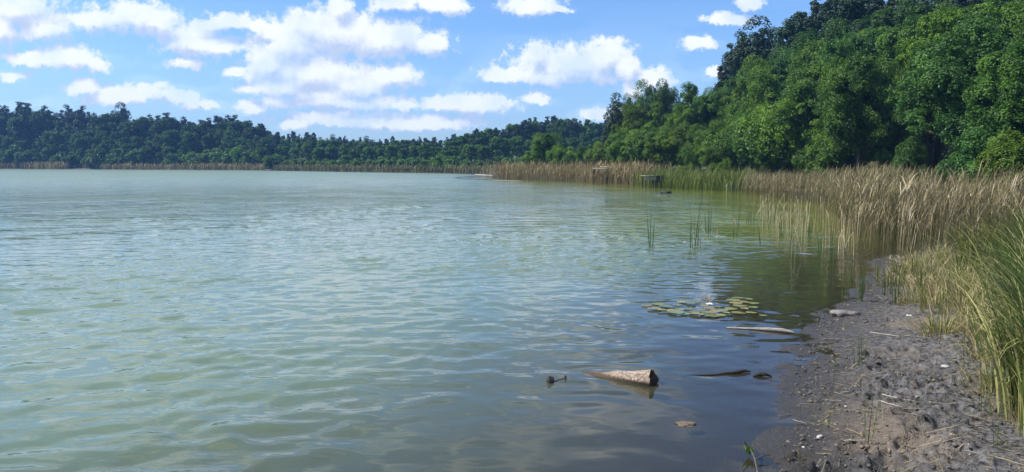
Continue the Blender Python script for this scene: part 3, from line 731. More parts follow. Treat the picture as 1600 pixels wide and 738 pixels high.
# green sedge bed
sf = front_px([(1005, 291), (1040, 294), (1085, 296.5), (1130, 298), (1165, 300)])
sb_ = [(a + 2.5, b + 6) for a, b in sf]
xy = strip_points(sf, sb_, 5200, rr_, 1.1); xy += rr_.normal(0, .6, xy.shape) * np.array((1.0, .3)); P = with_z(xy); n = len(P)
mb = MB(); mb.add(*ribbons(P, rr_.random(n) * 6.28, rr_.normal(1.2, 0.28, n), np.abs(rr_.normal(0.1, .1, n)), rr_.uniform(0.4, 1.8, n), rr_.uniform(0.02, 0.045, n), 4, rr_, np.clip(rr_.normal(.62, .25, n), 0, 1)))
o = link('sedge_bed', mb.mesh('green_sedge_bed', M['sedge'])); o.color = (1.15, 1.0, 0.9, 1)
tag(o, 'green sedge bed at the water edge between fishing platform and dry reeds', 'sedge', kind='stuff')
# far reed fringes
def far_fringe(name, pts, dpt, n, h, tint, label, w=0.12):
    f_ = front_px(pts); b_ = [(a, b + dpt) for a, b in f_]
    xy = strip_points(f_, b_, n, rr_); mb = MB()
    reeds(mb, with_z(xy), rr_.normal(h, h * .12, n), rr_, 1, 0.2, 0.8, w, w, tmean=0.5, stalk_segs=2)
    o = link('reed_bed', mb.mesh(name, M['reed'])); o.color = tint
    tag(o, label, 'reeds', kind='stuff')
far_fringe('fringe_a', [(-40, 264), (30, 264.2), (88, 264.8)], 7, 1500, 2.0, (.95, .92, .72, 1), 'tall tan reed fringe on the far shore at the picture edge')
far_fringe('fringe_b', [(116, 264.4), (200, 265.3), (300, 265.8), (410, 266.5)], 6, 2200, 1.5, (.85, .86, .66, 1), 'long thin tan reed fringe below the high far-shore pines')
far_fringe('fringe_c', [(425, 267), (560, 269), (690, 270.8), (765, 272.5)], 5, 2600, 1.15, (0.50, 0.60, 0.36, 1), 'thin green-brown reed fringe along the middle far shore', 0.08)
# single reeds in front of the bed: the ones that show largest
REED = []
for i in range(14):
    mb = MB(); h = 1.22 + 0.2 * math.sin(i * 2.1)
    reeds(mb, np.zeros((1, 3)), np.array([h]), rr_, 5, 0.28, 0.38, 0.009, 0.016, tmean=0.55)
    REED.append(mb.mesh('reed_shape', M['reed']))
BROK = []
for i in range(12):
    mb = MB(); h = rr_.uniform(0.3, 0.8); th = rr_.random() * 6.28; l = rr_.normal(0, .06, 2)
    top = np.array((l[0] * h, l[1] * h, h))
    tube(mb, [(0, 0, -0.3), top * 0.5, top], [0.008, 0.0075, 0.006], 4, 0.85, cap=False)
    if i % 2 == 0:
        e = top + np.array((math.cos(th) * .3, math.sin(th) * .15, -h * rr_.uniform(.5, 1.0)))
        tube(mb, [top, (top + e) / 2 + np.array((0, 0, .06)), e], [0.0065, 0.006, 0.004], 4, 0.9, cap=False)
    else:
        mb.add(*ribbons(top[None] * 0.8, np.array([th]), np.array([0.35]), np.array([0.4]), np.array([2.2]), np.array([0.018]), 4, rr_, np.array([0.7])))
    BROK.append(mb.mesh('broken_reed_shape', M['reed']))
def put(name, mesh, x, y, z, s=1.0, color=(1, 1, 1, 1), rz=None, label=None, cat=None, group=None):
    o = link(name, mesh); o.location = (x, y, z); o.rotation_euler = (0, 0, rr_.random() * 6.28 if rz is None else rz)
    o.scale = (s, s, s) if np.isscalar(s) else s
    o.color = color; tag(o, label, cat, group)
    return o
xy = strip_points(mf[4:8], [(a + .2, b + .7) for a, b in mf[4:8]], 125, rr_)
for q, (a, b) in enumerate(xy):
    put('reed_stem', REED[q % 14], a, b, max(gz(a, b), -0.02), rr_.uniform(.85, 1.1), rz=rr_.normal(0, .6), label='upright dry grey-tan reed in the front rank above the mud', cat='reed', group='front rank of the dry reed bed')
xy = strip_points(mf[0:5], [(a + .4, b + .8) for a, b in mf[0:5]], 75, rr_)
for q, (a, b) in enumerate(xy):
    put('reed_stem', REED[(q * 5) % 14], a, b, -0.05, rr_.uniform(.85, 1.05) * float(reed_h(np.array([[a, b]]))[0]) / 1.3, rz=rr_.normal(0, .6), label='dry reed standing in water along the lake side of the bed', cat='reed', group='lake side rank of the dry reed bed')
# broken pale stems standing in the shallow water
bf = front_px([(1185, 352), (1230, 372), (1290, 395), (1345, 402)]); bb_ = front_px([(1185, 326), (1235, 332), (1290, 342), (1335, 370)])
xy = strip_points(bf, bb_, 90, rr_)
for q, (a, b) in enumerate(xy):
    put('broken_reed', BROK[q % 12], a, b, 0, rr_.uniform(.6, 1.1), label='pale broken reed stem standing in the shallows beside the reed bed', cat='reed', group='broken reed stems in the shallows')
for q, (px, py) in enumerate([(1084, 386), (1095, 388), (1146, 366), (1236, 402), (1243, 398), (1120, 380)]):
    a, b = gp(px, py)
    put('broken_reed', BROK[(q * 2) % 12], a, b, 0, 0.75, label=f'pale snapped reed alone in open water, {ordw(q + 1)} outside the bed', cat='reed', group='lone snapped reeds')
# rush tufts
def tuft_mesh(n, h, spread, width, r, curl=(0.05, 0.5), mat='sedge', tm=0.35, segs=5, base=0.05, name='tuft_shape'):
    P = np.column_stack([r.normal(0, base, n), r.normal(0, base, n), np.full(n, -0.05)])
    az = np.arctan2(P[:, 1], P[:, 0]) + r.normal(0, .5, n)
    mb = MB(); mb.add(*ribbons(P, az, h * r.uniform(.55, 1.1, n), np.abs(r.normal(spread * .5, spread * .4, n)), r.uniform(curl[0], curl[1], n), width * r.uniform(.7, 1.3, n), segs, r, np.clip(r.normal(tm, .22, n), 0, 1)))
    return mb.mesh(name, M[mat])
RUSH = [tuft_mesh(k, 0.95, 0.11, 0.009, rr_, (0.05, .35), tm=.25, base=0.03) for k in (5, 8, 12, 16, 22)]
for q, (px, py, s, k) in enumerate([(1017, 388, 1.05, 0), (1084, 388, 1.15, 1), (1090, 384, .8, 0), (1107, 366, .9, 1), (1150, 372, .9, 1), (1176, 352, .9, 1), (1168, 350, .7, 0), (1206, 354, .95, 2), (1222, 372, .9, 1), (1262, 372, .8, 2), (1282, 400, .7, 1),
        (1300, 410, .75, 1), (1232, 386, .7, 0), (1190, 384, .6, 0)]):
    a, b = gp(px, py)
    put('rush_tuft', RUSH[k], a, b, -0.05, (s * 1.5, s * 1.5, s * 1.1), (0.5, 0.75, 0.65, 1), label=f'thin dark green rush tuft growing in open water, {ordw(q + 1)} from the lake', cat='rush', group='rush tufts in open water')
for q, (px, py, s, k) in enumerate([(1290, 458, .45, 1), (1320, 462, .55, 2), (1345, 468, .62, 3), (1352, 455, .6, 2), (1385, 462, .6, 4), (1400, 474, .62, 4), (1412, 452, .55, 3), (1436, 470, .6, 3), (1455, 452, .6, 4), (1470, 430, .6, 4), (1425, 435, .55, 3),
        (1496, 448, .55, 4), (1372, 440, .5, 2), (1330, 440, .5, 2), (1310, 446, .45, 1), (1440, 492, .45, 3), (1474, 500, .5, 4), (1480, 470, .5, 3)]):
    a, b = gp(px, py, 0.04)
    put('rush_tuft', RUSH[k], a, b, gz(a, b) - 0.02, s * 1.2, (0.85, 0.9, 0.8, 1) if q % 3 else (1.5, 1.1, 0.8, 1), label=f'green rush tuft at the muddy edge before the reed bed, {ordw(q + 1)} from the water', cat='rush', group='rush tufts on the mud edge')
SHOOT = [tuft_mesh(k, 0.36, 0.14, 0.004, rr_, (0.05, .4), tm=.3, base=0.015, segs=4) for k in (2, 4, 7)]
for q, (px, py, s, k) in enumerate([(1342, 568, 1.25, 2), (1350, 565, 1.0, 1), (1300, 592, .9, 0), (1312, 615, 1.0, 0), (1290, 660, .8, 1), (1352, 690, 1.1, 1), (1368, 640, .9, 1), (1222, 560, .7, 0), (1510, 588, .9, 1), (1505, 545, .8, 2), (1450, 600, .7, 1),
        (1560, 706, .9, 1), (1535, 650, .7, 1), (1465, 540, .9, 1), (1402, 560, .6, 0), (1268, 640, .6, 0)]):
    a, b = gp(px, py, 0.06)
    put('grass_shoot', SHOOT[k], a, b, gz(a, b), s, (0.7, 0.8, 0.75, 1), label=f'thin green shoots sprouting from the bare mud, {ordw(q + 1)} of those scattered there', cat='grass', group='shoots on the bare mud')
# big sedge tussocks at the right edge
def tussock(px, py, h, nG, nD, col, label, seed, spread=.15):
    r = np.random.default_rng(seed); a, b = gp(px, py, 0.1)
    root = bpy.data.objects.new('sedge_tussock', None); COL.objects.link(root); root.location = (a, b, gz(a, b) - 0.03)
    g = link('foliage', tuft_mesh(nG, h, spread, 0.010, r, (0.5, 2.5), 'sedge', .34, 9, 0.14), root); g.color = (col[0] * .85, col[1] * .82, col[2] * .8, 1)
    d = link('dry_foliage', tuft_mesh(nD, h * 1.02, spread, 0.011, r, (1.0, 3.0), 'straw', .50, 9, 0.15), root); d.color = (.72, .78, .50, 1)
    th_ = link('thatch', tuft_mesh(160, .42, .9, 0.009, r, (0.9, 2.2), 'straw', .3, 5, 0.20), root); th_.color = (.75, .68, .55, 1)
    tag(root, label, 'sedge', 'sedge tussocks beside the mud')
tussock(1662, 660, 1.2, 480, 210, (1, 1, 1, 1), 'largest arching sedge tussock nearest the camera at the picture edge', 1)
tussock(1646, 575, 1.2, 520, 210, (.85, .95, .8, 1), 'dense dark green sedge tussock with pale drooping blades behind the largest one', 2)
tussock(1618, 508, 1.08, 500, 170, (.8, .95, .8, 1), 'third sedge tussock inward along the mud, dark at its base', 3)
tussock(1632, 470, 1.35, 500, 150, (.85, .95, .75, 1), 'tall sedge tussock against the reeds at the picture edge', 4)
tussock(1580, 462, .85, 360, 160, (1.05, 1.0, .8, 1), 'smaller yellow-green sedge tussock between mud and reed bed', 5)
tussock(1530, 432, .95, 300, 120, (1.2, 1.0, .7, 1), 'sedge tussock touching the front of the dry reed bed', 6)
tussock(1668, 600, 1.35, 400, 180, (.95, .95, .8, 1), 'sedge tussock cut by the picture edge', 7)
tussock(1575, 430, 1.15, 340, 100, (1.35, .85, .5, 1), 'rusty olive sedge tussock in front of the reeds', 8)
# straw-coloured low tussocks on the shore
for q, (px, py, h) in enumerate([(1470, 522, .32), (1440, 455, .4), (1490, 440, .45), (1505, 490, .42), (1530, 510, .4), (1460, 480, .35), (1520, 470, .5), (1410, 425, .4), (1545, 540, .4), (1480, 415, .45), (1425, 470, .35), (1450, 430, .45), (1500, 425, .5), (1515, 450, .5), (1540, 480, .5), (1465, 462, .4), (1490, 468, .45), (1430, 415, .4), (1460, 405, .4), (1500, 515, .35), (1395, 440, .35), (1535, 525, .35), (1550, 570, .35), (1560, 610, .3)]):
    r = np.random.default_rng(300 + q); a, b = gp(px, py, 0.08)
    root = bpy.data.objects.new('dry_grass_tussock', None); COL.objects.link(root); root.location = (a, b, gz(a, b) - 0.02)
    g = link('dry_foliage', tuft_mesh(130, h * 1.15, .9, 0.007, r, (0.8, 2.4), 'straw', .42, 5, 0.09), root); g.color = (.9, .85, .75, 1)
    g = link('foliage', tuft_mesh(50, h, .6, 0.008, r, (0.5, 1.8), 'sedge', .5, 5, 0.07), root); g.color = (1.2, 1.05, .8, 1)
    tag(root, f'low straw-coloured grass tussock on the shore before the reeds, {ordw(q + 1)} of these', 'grass', 'straw tussocks on the shore')

# ------------------------------------------------------------------ litter and clods on the mud
lr_ = np.random.default_rng(8)
def mud_points(n, pad=0.0):
    out = []
    while len(out) < n:
        x, y = lr_.uniform(1.2, 6.8, 4000), 3.9 + 8.0 * lr_.random(4000) ** 1.5
        s = lake_sd(x, y); u = x / y
        ok = (s > pad) & (u < 0.72)
        out += list(zip(x[ok], y[ok]))
    return np.array(out[:n])
def blob(r, sub=1, sq=0.6):
    import bmesh
    bm = bmesh.new(); bmesh.ops.create_icosphere(bm, subdivisions=sub, radius=1.0)
    v = np.array([p.co[:] for p in bm.verts]); f = np.array([[q.index for q in p.verts] for p in bm.faces]); bm.free()
    k = r.normal(size=(5, 3)) * 1.6; ph = r.random(5) * 6.28
    d = 1 + 0.16 * np.sin(v @ k.T + ph).sum(1)
    v = v * d[:, None]; v[:, 2] *= sq
    return v, f
shapes = [blob(lr_, 1, .65) for _ in range(6)]
P = mud_points(6500, 0.05); dens = fbm(P[:, 0] * 1.7 + 3, P[:, 1] * 1.7, 2); P = P[dens > 0.40][:4200]
zc_ = ground_z(P[:, 0], P[:, 1])
mb = MB()
for q in range(len(P)):
    v, f = shapes[q % 6]; s = 0.003 + 0.015 * lr_.random() ** 4; a = lr_.random() * 6.28
    rot = np.array([(math.cos(a), math.sin(a), 0), (-math.sin(a), math.cos(a), 0), (0, 0, 1)])
    mb.add(v @ rot * s + np.array((P[q, 0], P[q, 1], zc_[q] + s * .25)), f, lr_.random())
v, f, t = np.vstack(mb.v), np.vstack(mb.f)[:, :3], np.concatenate(mb.t)
o = link('mud_clods', mesh_np('mud_clods', v, f, M['mud'], True, {'shore': np.full(len(v), 1.2)}))
tag(o, 'crumbled grey mud clods strewn over the trodden shore', 'mud', kind='stuff')
P = mud_points(3200, 0.15); n = len(P); zc_ = ground_z(P[:, 0], P[:, 1]) + 0.006
az = lr_.random(n) * 6.28; L = 0.02 + 0.17 * lr_.random(n) ** 3
mb = MB()
sd_ = np.stack([np.cos(az), np.sin(az)], 1)
wd_ = np.where(lr_.random(n) < .06, .004, .0017)
A = np.column_stack([P - sd_ * L[:, None] / 2, zc_]); B = np.column_stack([P + sd_ * L[:, None] / 2, ground_z(*(P + sd_ * L[:, None] / 2).T) + .008])
nn = np.column_stack([-sd_[:, 1], sd_[:, 0], np.full(n, .3)]) * wd_[:, None]
v = np.stack([A - nn, A + nn, B + nn, B - nn], 1).reshape(-1, 3)
mb.add(v, np.arange(4 * n).reshape(n, 4), np.repeat(np.clip(lr_.normal(.4, .3, n), 0, 1), 4))
n2_ = 1400; P2 = mud_points(n2_, 0.1); z2 = ground_z(P2[:, 0], P2[:, 1]) + .006; s2 = lr_.uniform(.006, .02, n2_); a2 = lr_.random(n2_) * 6.28
d2 = np.stack([np.cos(a2), np.sin(a2), lr_.normal(0, .35, n2_)], 1) * s2[:, None]; e2 = np.stack([-np.sin(a2), np.cos(a2), lr_.normal(0, .35, n2_)], 1) * s2[:, None] * .55
C2 = np.column_stack([P2, z2]); v2 = np.stack([C2 - d2, C2 - e2, C2 + d2, C2 + e2], 1).reshape(-1, 3)
mb.add(v2, np.arange(4 * n2_).reshape(n2_, 4), np.repeat(np.clip(lr_.normal(-.1, .35, n2_), 0, 1), 4))
o = link('straw_litter', mb.mesh('straw_litter', M['straw'])); o.color = (.62, .58, .60, 1)
tag(o, 'dead straw and reed litter scattered over the mud', 'litter', kind='stuff')
mf2 = front_px([(1385, 404), (1440, 408), (1500, 410), (1560, 410)]); mk2 = front_px([(1385, 440), (1440, 470), (1500, 490), (1560, 500)])
P = strip_points(mf2, mk2, 1500, lr_); n = len(P); az = lr_.random(n) * 6.28; L = lr_.uniform(.06, .35, n)
B = np.column_stack([P, ground_z(P[:, 0], P[:, 1]) + lr_.uniform(.005, .05, n)])
mb = MB(); mb.add(*ribbons(B, az, L, lr_.uniform(1.2, 1.5, n), lr_.uniform(1.5, 1.9, n), np.full(n, .011), 3, lr_, np.clip(lr_.normal(.5, .3, n), 0, 1)))
o = link('reed_litter', mb.mesh('reed_litter', M['reed'])); o.color = (1.1, 1.08, 1.1, 1)
tag(o, 'mat of fallen pale reed pieces at the foot of the reed bed', 'litter', kind='stuff')
# pale shells and stones
STONE = []
for q in range(5):
    v, f = blob(lr_, 2, .5); STONE.append(mesh_np('stone_shape', v, f, M['white_stone'], True))
for q, (px, py, s) in enumerate([(1281, 670, .026), (1362, 566, .028), (1412, 548, .03), (1491, 596, .034), (1552, 506, .05), (1322, 622, .016), (1420, 492, .03), (1382, 590, .016), (1256, 684, .012), (1478, 574, .022)]):
    a, b = gp(px, py, 0.08)
    put('pale_stone', STONE[q % 5], a, b, gz(a, b) + s * .15, (s * 1.25, s * .9, s), label=f'small whitish stone lying on the grey mud, {ordw(q + 1)} of ten', cat='stone', group='whitish stones on the mud')
# sticks
STK = []
for q in range(5):
    mb = MB(); k = 6; t = np.linspace(-.5, .5, k)
    pts = np.column_stack([t, np.cumsum(lr_.normal(0, .03, k)), .01 + np.abs(lr_.normal(0, .012, k))])
    tube(mb, pts, .012 * (1 - .5 * (t + .5)), 6, .5)
    STK.append(mb.mesh('stick_shape', M['grey_wood'], True))
STKL = M['pale_wood'] = noise_mat('bleached_stick', (0.40, 0.35, 0.28), (0.70, 0.64, 0.54), 12, 0.8, .3)
for q, (px, py, L, rz, pale) in enumerate([(1302, 611, .17, -.25, 1), (1382, 520, .26, -.7, 1), (1360, 612, .22, .7, 0), (1345, 683, .20, .1, 1), (1320, 604, .12, .9, 1), (1400, 620, .2, -1.0, 1), (1425, 523, .26, -.3, 0), (1510, 690, .16, .2, 1), (1232, 632, .16, .5, 0), (1560, 725, .34, -.8, 0), (1392, 630, .18, -1.2, 1), (1250, 642, .1, -.9, 1)]):
    a, b = gp(px, py, 0.08); me = STK[q % 5]
    if pale:
        me = me.copy(); me.materials.clear(); me.materials.append(STKL)
    put('stick', me, a, b, gz(a, b) + .004, (L, L * 1.1, L * 1.1), rz=rz, label=f'{"bleached pale" if pale else "dull grey"} stick lying on the trodden mud, {ordw(q + 1)} counted', cat='stick', group='sticks on the mud')
# flat rock-like wood chunk at the water edge
v, f = blob(lr_, 3, .5); v = v * (1 + .22 * np.sin(v[:, :1] * 6 + 1) * np.cos(v[:, 1:2] * 5) + lr_.normal(0, .05, (len(v), 1))); v[:, 0] *= 1.5
a, b = gp(1318, 491, .03)
put('driftwood_chunk', mesh_np('driftwood_chunk', v, f, M['grey_stone'], True), a, b, gz(a, b) + .015, (.10, .085, .07), rz=.2, label='dark-hollowed grey driftwood chunk lying where mud meets water', cat='driftwood')

# ------------------------------------------------------------------ log and floating wood
log_mat = noise_mat('dry_log_bark', (0.085, 0.056, 0.040), (0.46, 0.37, 0.285), 60, 0.9, 0.45, stretch=(1, 1, 1))
_nt = log_mat.node_tree; _pb = next(n for n in _nt.nodes if n.type == 'BSDF_PRINCIPLED'); _src = _pb.inputs['Base Color'].links[0].from_socket
_z = nd(_nt, 'ShaderNodeSeparateXYZ', {0: nd(_nt, 'ShaderNodeNewGeometry').outputs['Position']})
_nz = next(n for n in _nt.nodes if n.type == 'TEX_NOISE')
_lv = nd(_nt, 'ShaderNodeMath', {0: _nz.outputs[0], 1: 0.05, 2: _z.outputs[2]}, operation='MULTIPLY_ADD')
_wm = nd(_nt, 'ShaderNodeMapRange', {0: _lv.outputs[0], 1: 0.062, 2: 0.040})        # soaked bark along the waterline
_nt.links.new(nd(_nt, 'ShaderNodeMix', {0: _wm.outputs[0], 6: _src, 7: (0.075, 0.052, 0.036, 1)}, data_type='RGBA').outputs[2], _pb.inputs['Base Color'])
end_mat = noise_mat('log_cut_face_shaded', (0.018, 0.014, 0.012), (0.05, 0.038, 0.03), 18, 0.8, 0.8)  # near-black face: shade on the log's end put into its colour
eA = np.array(gp(1020, 601)); eB = np.array(gp(868, 573))
p_end = np.array((eA[0], eA[1], 0.042)); p_in = np.array((eB[0], eB[1], -0.085))
ax_ = p_end - p_in; Ll = np.linalg.norm(ax_); ax_ /= Ll
k, S = 26, 28
tt = np.linspace(-0.15, 1, k)
s1 = np.cross(ax_, (0, 0, 1)); s1 /= np.linalg.norm(s1); s2 = np.cross(s1, ax_)
th = np.arange(S) * 2 * np.pi / S
V_ = []
for i, t in enumerate(tt):
    rad = 0.048 + 0.017 * sstep(0.45, 1.0, np.array(t)) + .004 * math.sin(t * 21)
    ang_r = rad * (1 + 0.05 * np.sin(3 * th + t * 4) + 0.035 * np.sin(7 * th + t * 9) + lr_.normal(0, .012, S))
    c = p_in + ax_ * Ll * t
    V_.append(c + ang_r[:, None] * (np.cos(th)[:, None] * s1 + np.sin(th)[:, None] * s2))
V_ = np.array(V_); V_[-1] += ax_ * (0.008 * np.sin(2 * th + 1) + lr_.normal(0, .004, S))[:, None]
fcs = [(i * S + q, i * S + (q + 1) % S, (i + 1) * S + (q + 1) % S, (i + 1) * S + q) for i in range(k - 1) for q in range(S)]
root = bpy.data.objects.new('floating_log', None); COL.objects.link(root); root.location = tuple(p_in)
o = link('bark', mesh_np('log_bark', V_.reshape(-1, 3) - p_in, fcs, log_mat, True), root)
ring = V_[-1]; cen = p_end + ax_ * 0.004
inner = cen + (ring - p_end) * 0.55 - ax_ * 0.012
ev = np.vstack([ring + ax_ * .001, inner, cen[None] - ax_ * .016])
ef = [(q, (q + 1) % S, S + (q + 1) % S, S + q) for q in range(S)]
mb = MB(); mb.add(ev - p_in, ef); mb.add(np.vstack([inner, cen[None] - ax_ * .016]) - p_in, [(q, (q + 1) % S, S) for q in range(S)])
o = link('cut_end', mb.mesh('log_end', end_mat), root)
tag(root, 'pale brown sawn log with shade-dark cut end lying half sunk in the water', 'log')
# dark stub of a sunken branch
root = bpy.data.objects.new('sunken_branch', None); COL.objects.link(root)
a, b = gp(859, 598); root.location = (a, b, 0)
for (px, py, s) in ((859, 597, .032), (882, 592, .018)):
    x, y = gp(px, py); v, f = blob(lr_, 3, 1.05); v = v * (1 + .16 * np.sin(v[:, :1] * 5 + v[:, 2:] * 7 + px)); v[:, 0] *= .7
    o = link('knot', mesh_np('knot', v * s, f, M['dark_wood'], True), root); o.location = (x - a, y - b, s * .35)
mb = MB(); x, y = gp(830, 600); x2, y2 = gp(882, 592)
tube(mb, [(x - a, y - b, -.05), (0, 0, -.004), (x2 - a, y2 - b, -.002)], [.012, .012, .009], 6); link('stem', mb.mesh('sunken_stem', M['dark_wood'], True), root)
tag(root, 'black knobbly branch stubs poking out of the water beside the log', 'branch')
def float_branch(pts, rads, label, name='floating_branch', mat='dark_wood', z=0.004):
    w = np.array([gp(*p) + (z + (p[2] if len(p) > 2 else 0),) if len(p) == 2 else gp(p[0], p[1]) + (z + p[2],) for p in pts]); c = w[0].copy(); c[2] = 0
    mb = MB(); tube(mb, w - c, rads, 7); o = link(name, mb.mesh(name, M[mat], True)); o.location = c
    return tag(o, label, 'branch')
float_branch([(1040, 590, -.012), (1080, 586, -.008), (1112, 586.5, -.004), (1134, 584), (1150, 584.5, .007), (1162, 582, .012), (1173, 582.5, .006)], [.006, .008, .009, .012, .015, .014, .006], 'dark thin branch floating between the log and the mud')
float_branch([(1177, 588.5), (1186, 588, .012), (1196, 588, .014), (1206, 589)], [.008, .018, .016, .006], 'short black piece of wood floating just off the mud', 'floating_wood')
float_branch([(1135, 513), (1170, 515, .004), (1200, 517, .01), (1222, 519, .012), (1240, 521, .004)], [.008, .013, .022, .024, .012], 'pale driftwood branch floating below the lily pads', 'driftwood_branch', 'grey_wood')
float_branch([(752, 276.2), (736, 276), (722, 276.8), (711, 278.4), (720, 279.8), (742, 280.6), (770, 281.8)], [.05, .05, .05, .06, .06, .06, .06], 'dark looping bough lying on the water off the reed point', 'fallen_bough')
float_branch([(742, 274.5), (756, 275.5), (772, 277)], [.10, .16, .14], 'pale fallen trunk lying at the tip of the reed point', 'fallen_log', 'grey_wood', .12)
float_branch([(770, 282), (790, 282.4), (815, 283.3)], [.02, .03, .02], 'bleached pole floating along the front of the reed point', 'floating_pole', 'grey_wood', .0)
v, f = blob(lr_, 3, .32); a, b = gp(1075, 663)
v = v * (1 + .10 * np.sin(v[:, :1] * 9 + v[:, 1:2] * 7) + lr_.normal(0, .15, (len(v), 1)))
put('floating_mud_clump', mesh_np('clump', v, f, noise_mat('matted_straw', (.11, .08, .055), (.40, .31, .22), 70, .9, .8), True), a, b, .002, (.062, .046, .034), rz=.3, label='small tan clump floating in the shallows in front of the log', cat='clump')
v, f = blob(lr_, 3, .5); v = v * (1 + lr_.normal(0, .18, (len(v), 1))); a, b = gp(1038, 302)
put('weed_clump', mesh_np('weed', v, f, M['dark_wood'], True), a, b, 0, (.34, .5, .2), label='dark weed hump in the green water off the fishing platform', cat='weed')
# twig with green shoot in the corner of the water
root = bpy.data.objects.new('sprouting_twig', None); COL.objects.link(root); a, b = gp(1182, 738); root.location = (a, b, 0)
mb = MB(); w = [np.array(gp(px, py, z) + (z,)) - np.array((a, b, 0)) for px, py, z in ((1185, 745, 0), (1180, 718, .02), (1172, 700, .05), (1162, 690, .09))]
tube(mb, w, [.007, .006, .005, .003], 6); w2 = [np.array(gp(px, py, z) + (z,)) - np.array((a, b, 0)) for px, py, z in ((1180, 718, .02), (1192, 712, .03), (1206, 711, .03))]
tube(mb, w2, [.004, .004, .002], 5); link('stem', mb.mesh('twig', M['bark'], True), root)
for q in range(4):
    g = link('leaf', tuft_mesh(2, .055, .5, .018, lr_, (.3, .9), 'sedge', .7, 3, .004, 'leaf_shape'), root); g.location = tuple(w[2] + np.array((lr_.normal(0, .012), 0, .01 + q * .008))); g.color = (1, 1.3, .9, 1)
tag(root, 'dark twig with a small green sprout standing in the water corner', 'twig')

# ------------------------------------------------------------------ water lilies
def pad_mesh(r, seed):
    k = 18; a0 = 0.16; th = np.linspace(a0, 2 * np.pi - a0, k)
    rad = 1 + 0.04 * np.sin(th * 3 + seed) + .03 * np.sin(th * 5)
    z = 0.03 * np.sin(th * 2 + seed) + .02
    top = np.column_stack([np.cos(th) * rad, np.sin(th) * rad, z]); mid = top * np.array((.55, .55, 0)); c = np.array([[0.06, 0, 0]])
    v = np.vstack([top, mid, c]); f = [(q, q + 1, k + q + 1, k + q) for q in range(k - 1)]
    mb = MB(); mb.add(v, f, .5); mb.add(np.vstack([mid, c]), [(q, q + 1, k) for q in range(k - 1)], .55)
    return mb.mesh('pad_shape', M['pad'], True)
M['pad'] = foliage_mat('lily_pad', (0.12, 0.145, 0.035), (0.31, 0.33, 0.12), 0.1, rough=0.35, spec=0.5)
PADS = [pad_mesh(lr_, s) for s in range(5)]
def lily(name, pads, label, z=0.012):
    a0, b0 = gp(*pads[0][:2]); root = bpy.data.objects.new(name, None); COL.objects.link(root); root.location = (a0, b0, 0)
    for q, (px, py, w) in enumerate(pads):
        x, y = gp(px, py); s = w * .46 * y / FPX * lr_.uniform(.6, 1.15)
        o = link('leaf', PADS[q % 5], root); o.location = (x - a0, y - b0, z + .0022 * (q % 7)); o.scale = (s, s, s)
        o.rotation_euler = (lr_.normal(0, .03), lr_.normal(0, .03), lr_.random() * 6.28)
        o.color = (1.25, .85, .7, 1) if q % 9 == 4 else tuple(np.array((lr_.uniform(.8, 1.25), lr_.uniform(.85, 1.05), lr_.uniform(.5, .9))) * lr_.uniform(.6, 1.1)) + (1,)
    tag(root, label, 'water lily', 'water lilies')
    return root, a0, b0
pl = [(1010, 479, 26), (1028, 477, 26), (1022, 484, 28), (1040, 481, 24), (1048, 488, 26), (1062, 486, 22), (1056, 491, 28), (1072, 492, 26), (1084, 489, 22), (1096, 486, 24), (1108, 484, 22), (1090, 493, 24), (1106, 491, 26), (1118, 489, 24),
      (1126, 494, 26), (1112, 495, 24), (1066, 474, 20), (1080, 476, 22), (1058, 479, 18), (1120, 482, 20), (1034, 487, 22), (1076, 484, 18), (1100, 479, 20), (1090, 473, 16), (1130, 487, 20)]
root, a0, b0 = lily('water_lily', pl, 'large patch of light green lily pads with one white flower')
x, y = gp(1108, 481); mb = MB()
for ringn, (rad, lift, nP) in enumerate(((.055, .35, 9), (.04, .8, 7))):
    for q in range(nP):
        a = q * 2 * np.pi / nP + ringn * .3; d = np.array((math.cos(a), math.sin(a), 0)); s = np.array((-math.sin(a), math.cos(a), 0))
        tip = d * rad * math.cos(lift) + np.array((0, 0, rad * math.sin(lift))); m_ = tip * .55
        mb.add([np.zeros(3), m_ + s * .014, tip, m_ - s * .014], [(0, 1, 2, 3)])
o = link('flower', mb.mesh('flower', noise_mat('lily_petal', (.8, .8, .8), (.9, .9, .88), 8, .5, 0)), root); o.location = (x - a0, y - b0, .03)
x, y = gp(1104, 470); g = link('dry_sprout', tuft_mesh(16, .14, .9, .012, lr_, (.6, 1.6), 'straw', .4, 4, .03), root); g.location = (x - a0, y - b0, 0); g.color = (1, .75, .5, 1)
lily('water_lily', [(1152, 467, 20), (1146, 471, 24), (1164, 474, 20), (1178, 476, 22), (1150, 476, 22), (1170, 470, 20), (1156, 481, 24), (1142, 484, 20), (1176, 482, 20), (1154, 491, 24), (1174, 491, 22), (1134, 491, 20), (1192, 496, 16), (1163, 485, 18)],
     'smaller patch of flat pads beside it in the tree reflection')

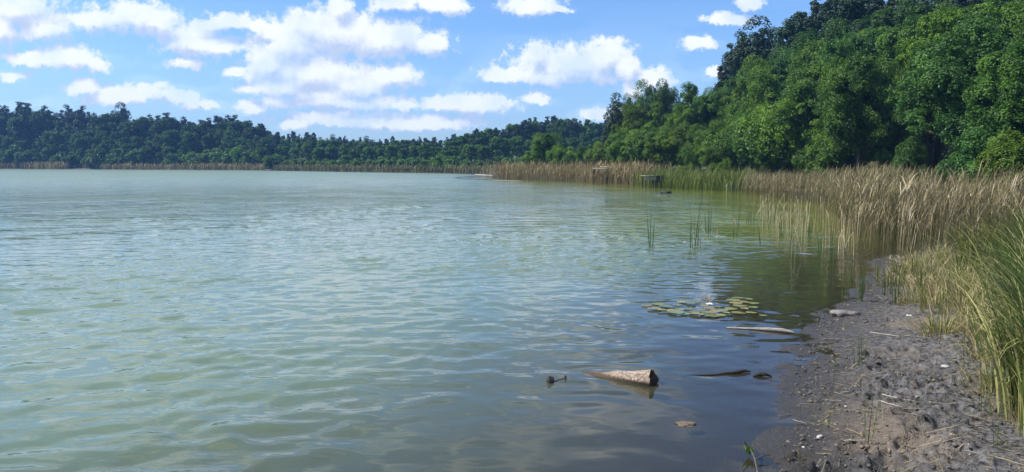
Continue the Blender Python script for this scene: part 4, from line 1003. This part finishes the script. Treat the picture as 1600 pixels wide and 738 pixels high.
# ------------------------------------------------------------------ wooden things on the bank
def plank_thing(name, parts, label, cat, loc, rz=0.0):
    root = bpy.data.objects.new(name, None); COL.objects.link(root); root.location = loc; root.rotation_euler = (0, 0, rz)
    for (pn, c, s, mt) in parts:
        mb = MB(); box(mb, (0, 0, 0), s); o = link(pn, mb.mesh(pn, M[mt]), root); o.location = c
    tag(root, label, cat)
    return root
Yp = 54.8; xp = x_at(1023, Yp)
parts = [('post', (dx_, dy_, .25), (.07, .07, 1.5), 'bark') for dx_ in (-.65, -.1, .1, .68) for dy_ in (0, .9)]
parts += [('plank', (-.32, -.08 + .2 * q, 1.0), (.82, .18, .045), 'grey_wood') for q in range(6)]
parts += [('plank', (.40, -.08 + .2 * q, .98), (.62, .18, .045), 'dark_wood') for q in range(6)]
parts += [('side_board', (-.33, -.17, .82), (.80, .03, .24), 'grey_wood'), ('side_board', (.42, -.17, .72), (.62, .03, .46), 'dark_wood')]  # right half near black: shadow on the wood put into its colour
plank_thing('fishing_platform', parts, 'small weathered fishing platform on posts with a shadow-dark boarded side', 'platform', (xp, Yp, -.15), .1)
Yb = 66.4; xb = x_at(938, Yb)
plank_thing('plank_bench', [('plank', (0, .3, 1.44), (1.3, 1.1, .10), 'pale_wood'), ('plank', (.35, .4, 1.60), (.8, .2, .06), 'pale_wood'), ('post', (-.55, .7, .6), (.09, .09, 1.57), 'bark'), ('post', (.55, .7, .6), (.09, .09, 1.57), 'bark'), ('post', (.6, .8, .75), (.07, .07, 1.7), 'bark')],
            'pale plank landing half hidden in the brown reeds', 'platform', (xb, Yb, -.14), -.15)
for q, (px, hgt) in enumerate(((1137, .42), (1144, .55), (1150, .6), (1156, .5))):
    Y = 48.2; mb = MB(); tube(mb, [(0, 0, -.6), (.01, 0, hgt * .5), (.02 * (q - 1.5), 0, hgt)], [.055, .052, .045], 8)
    o = link('wooden_stake', mb.mesh('stake', M['grey_wood'], True)); o.location = (x_at(px, Y), Y, 0)
    tag(o, f'weathered grey stake in the water at the end of the sedge bed, {ordw(q + 1)} of four', 'stake', 'four stakes by the sedge bed')

# ------------------------------------------------------------------ haze
m, nt, out = mat_new('haze_air')
pv = nd(nt, 'ShaderNodeVolumePrincipled', {'Color': (0.22, 0.48, 1.0, 1), 'Density': 0.00042, 'Anisotropy': 0.0})
nt.links.new(pv.outputs[0], out.inputs[1])
mb = MB(); box(mb, (0, 365, 23), (1260, 930, 56))
o = link('haze', mb.mesh('haze', m)); tag(o, 'thin pale blue summer haze over the lake', 'haze', kind='stuff')
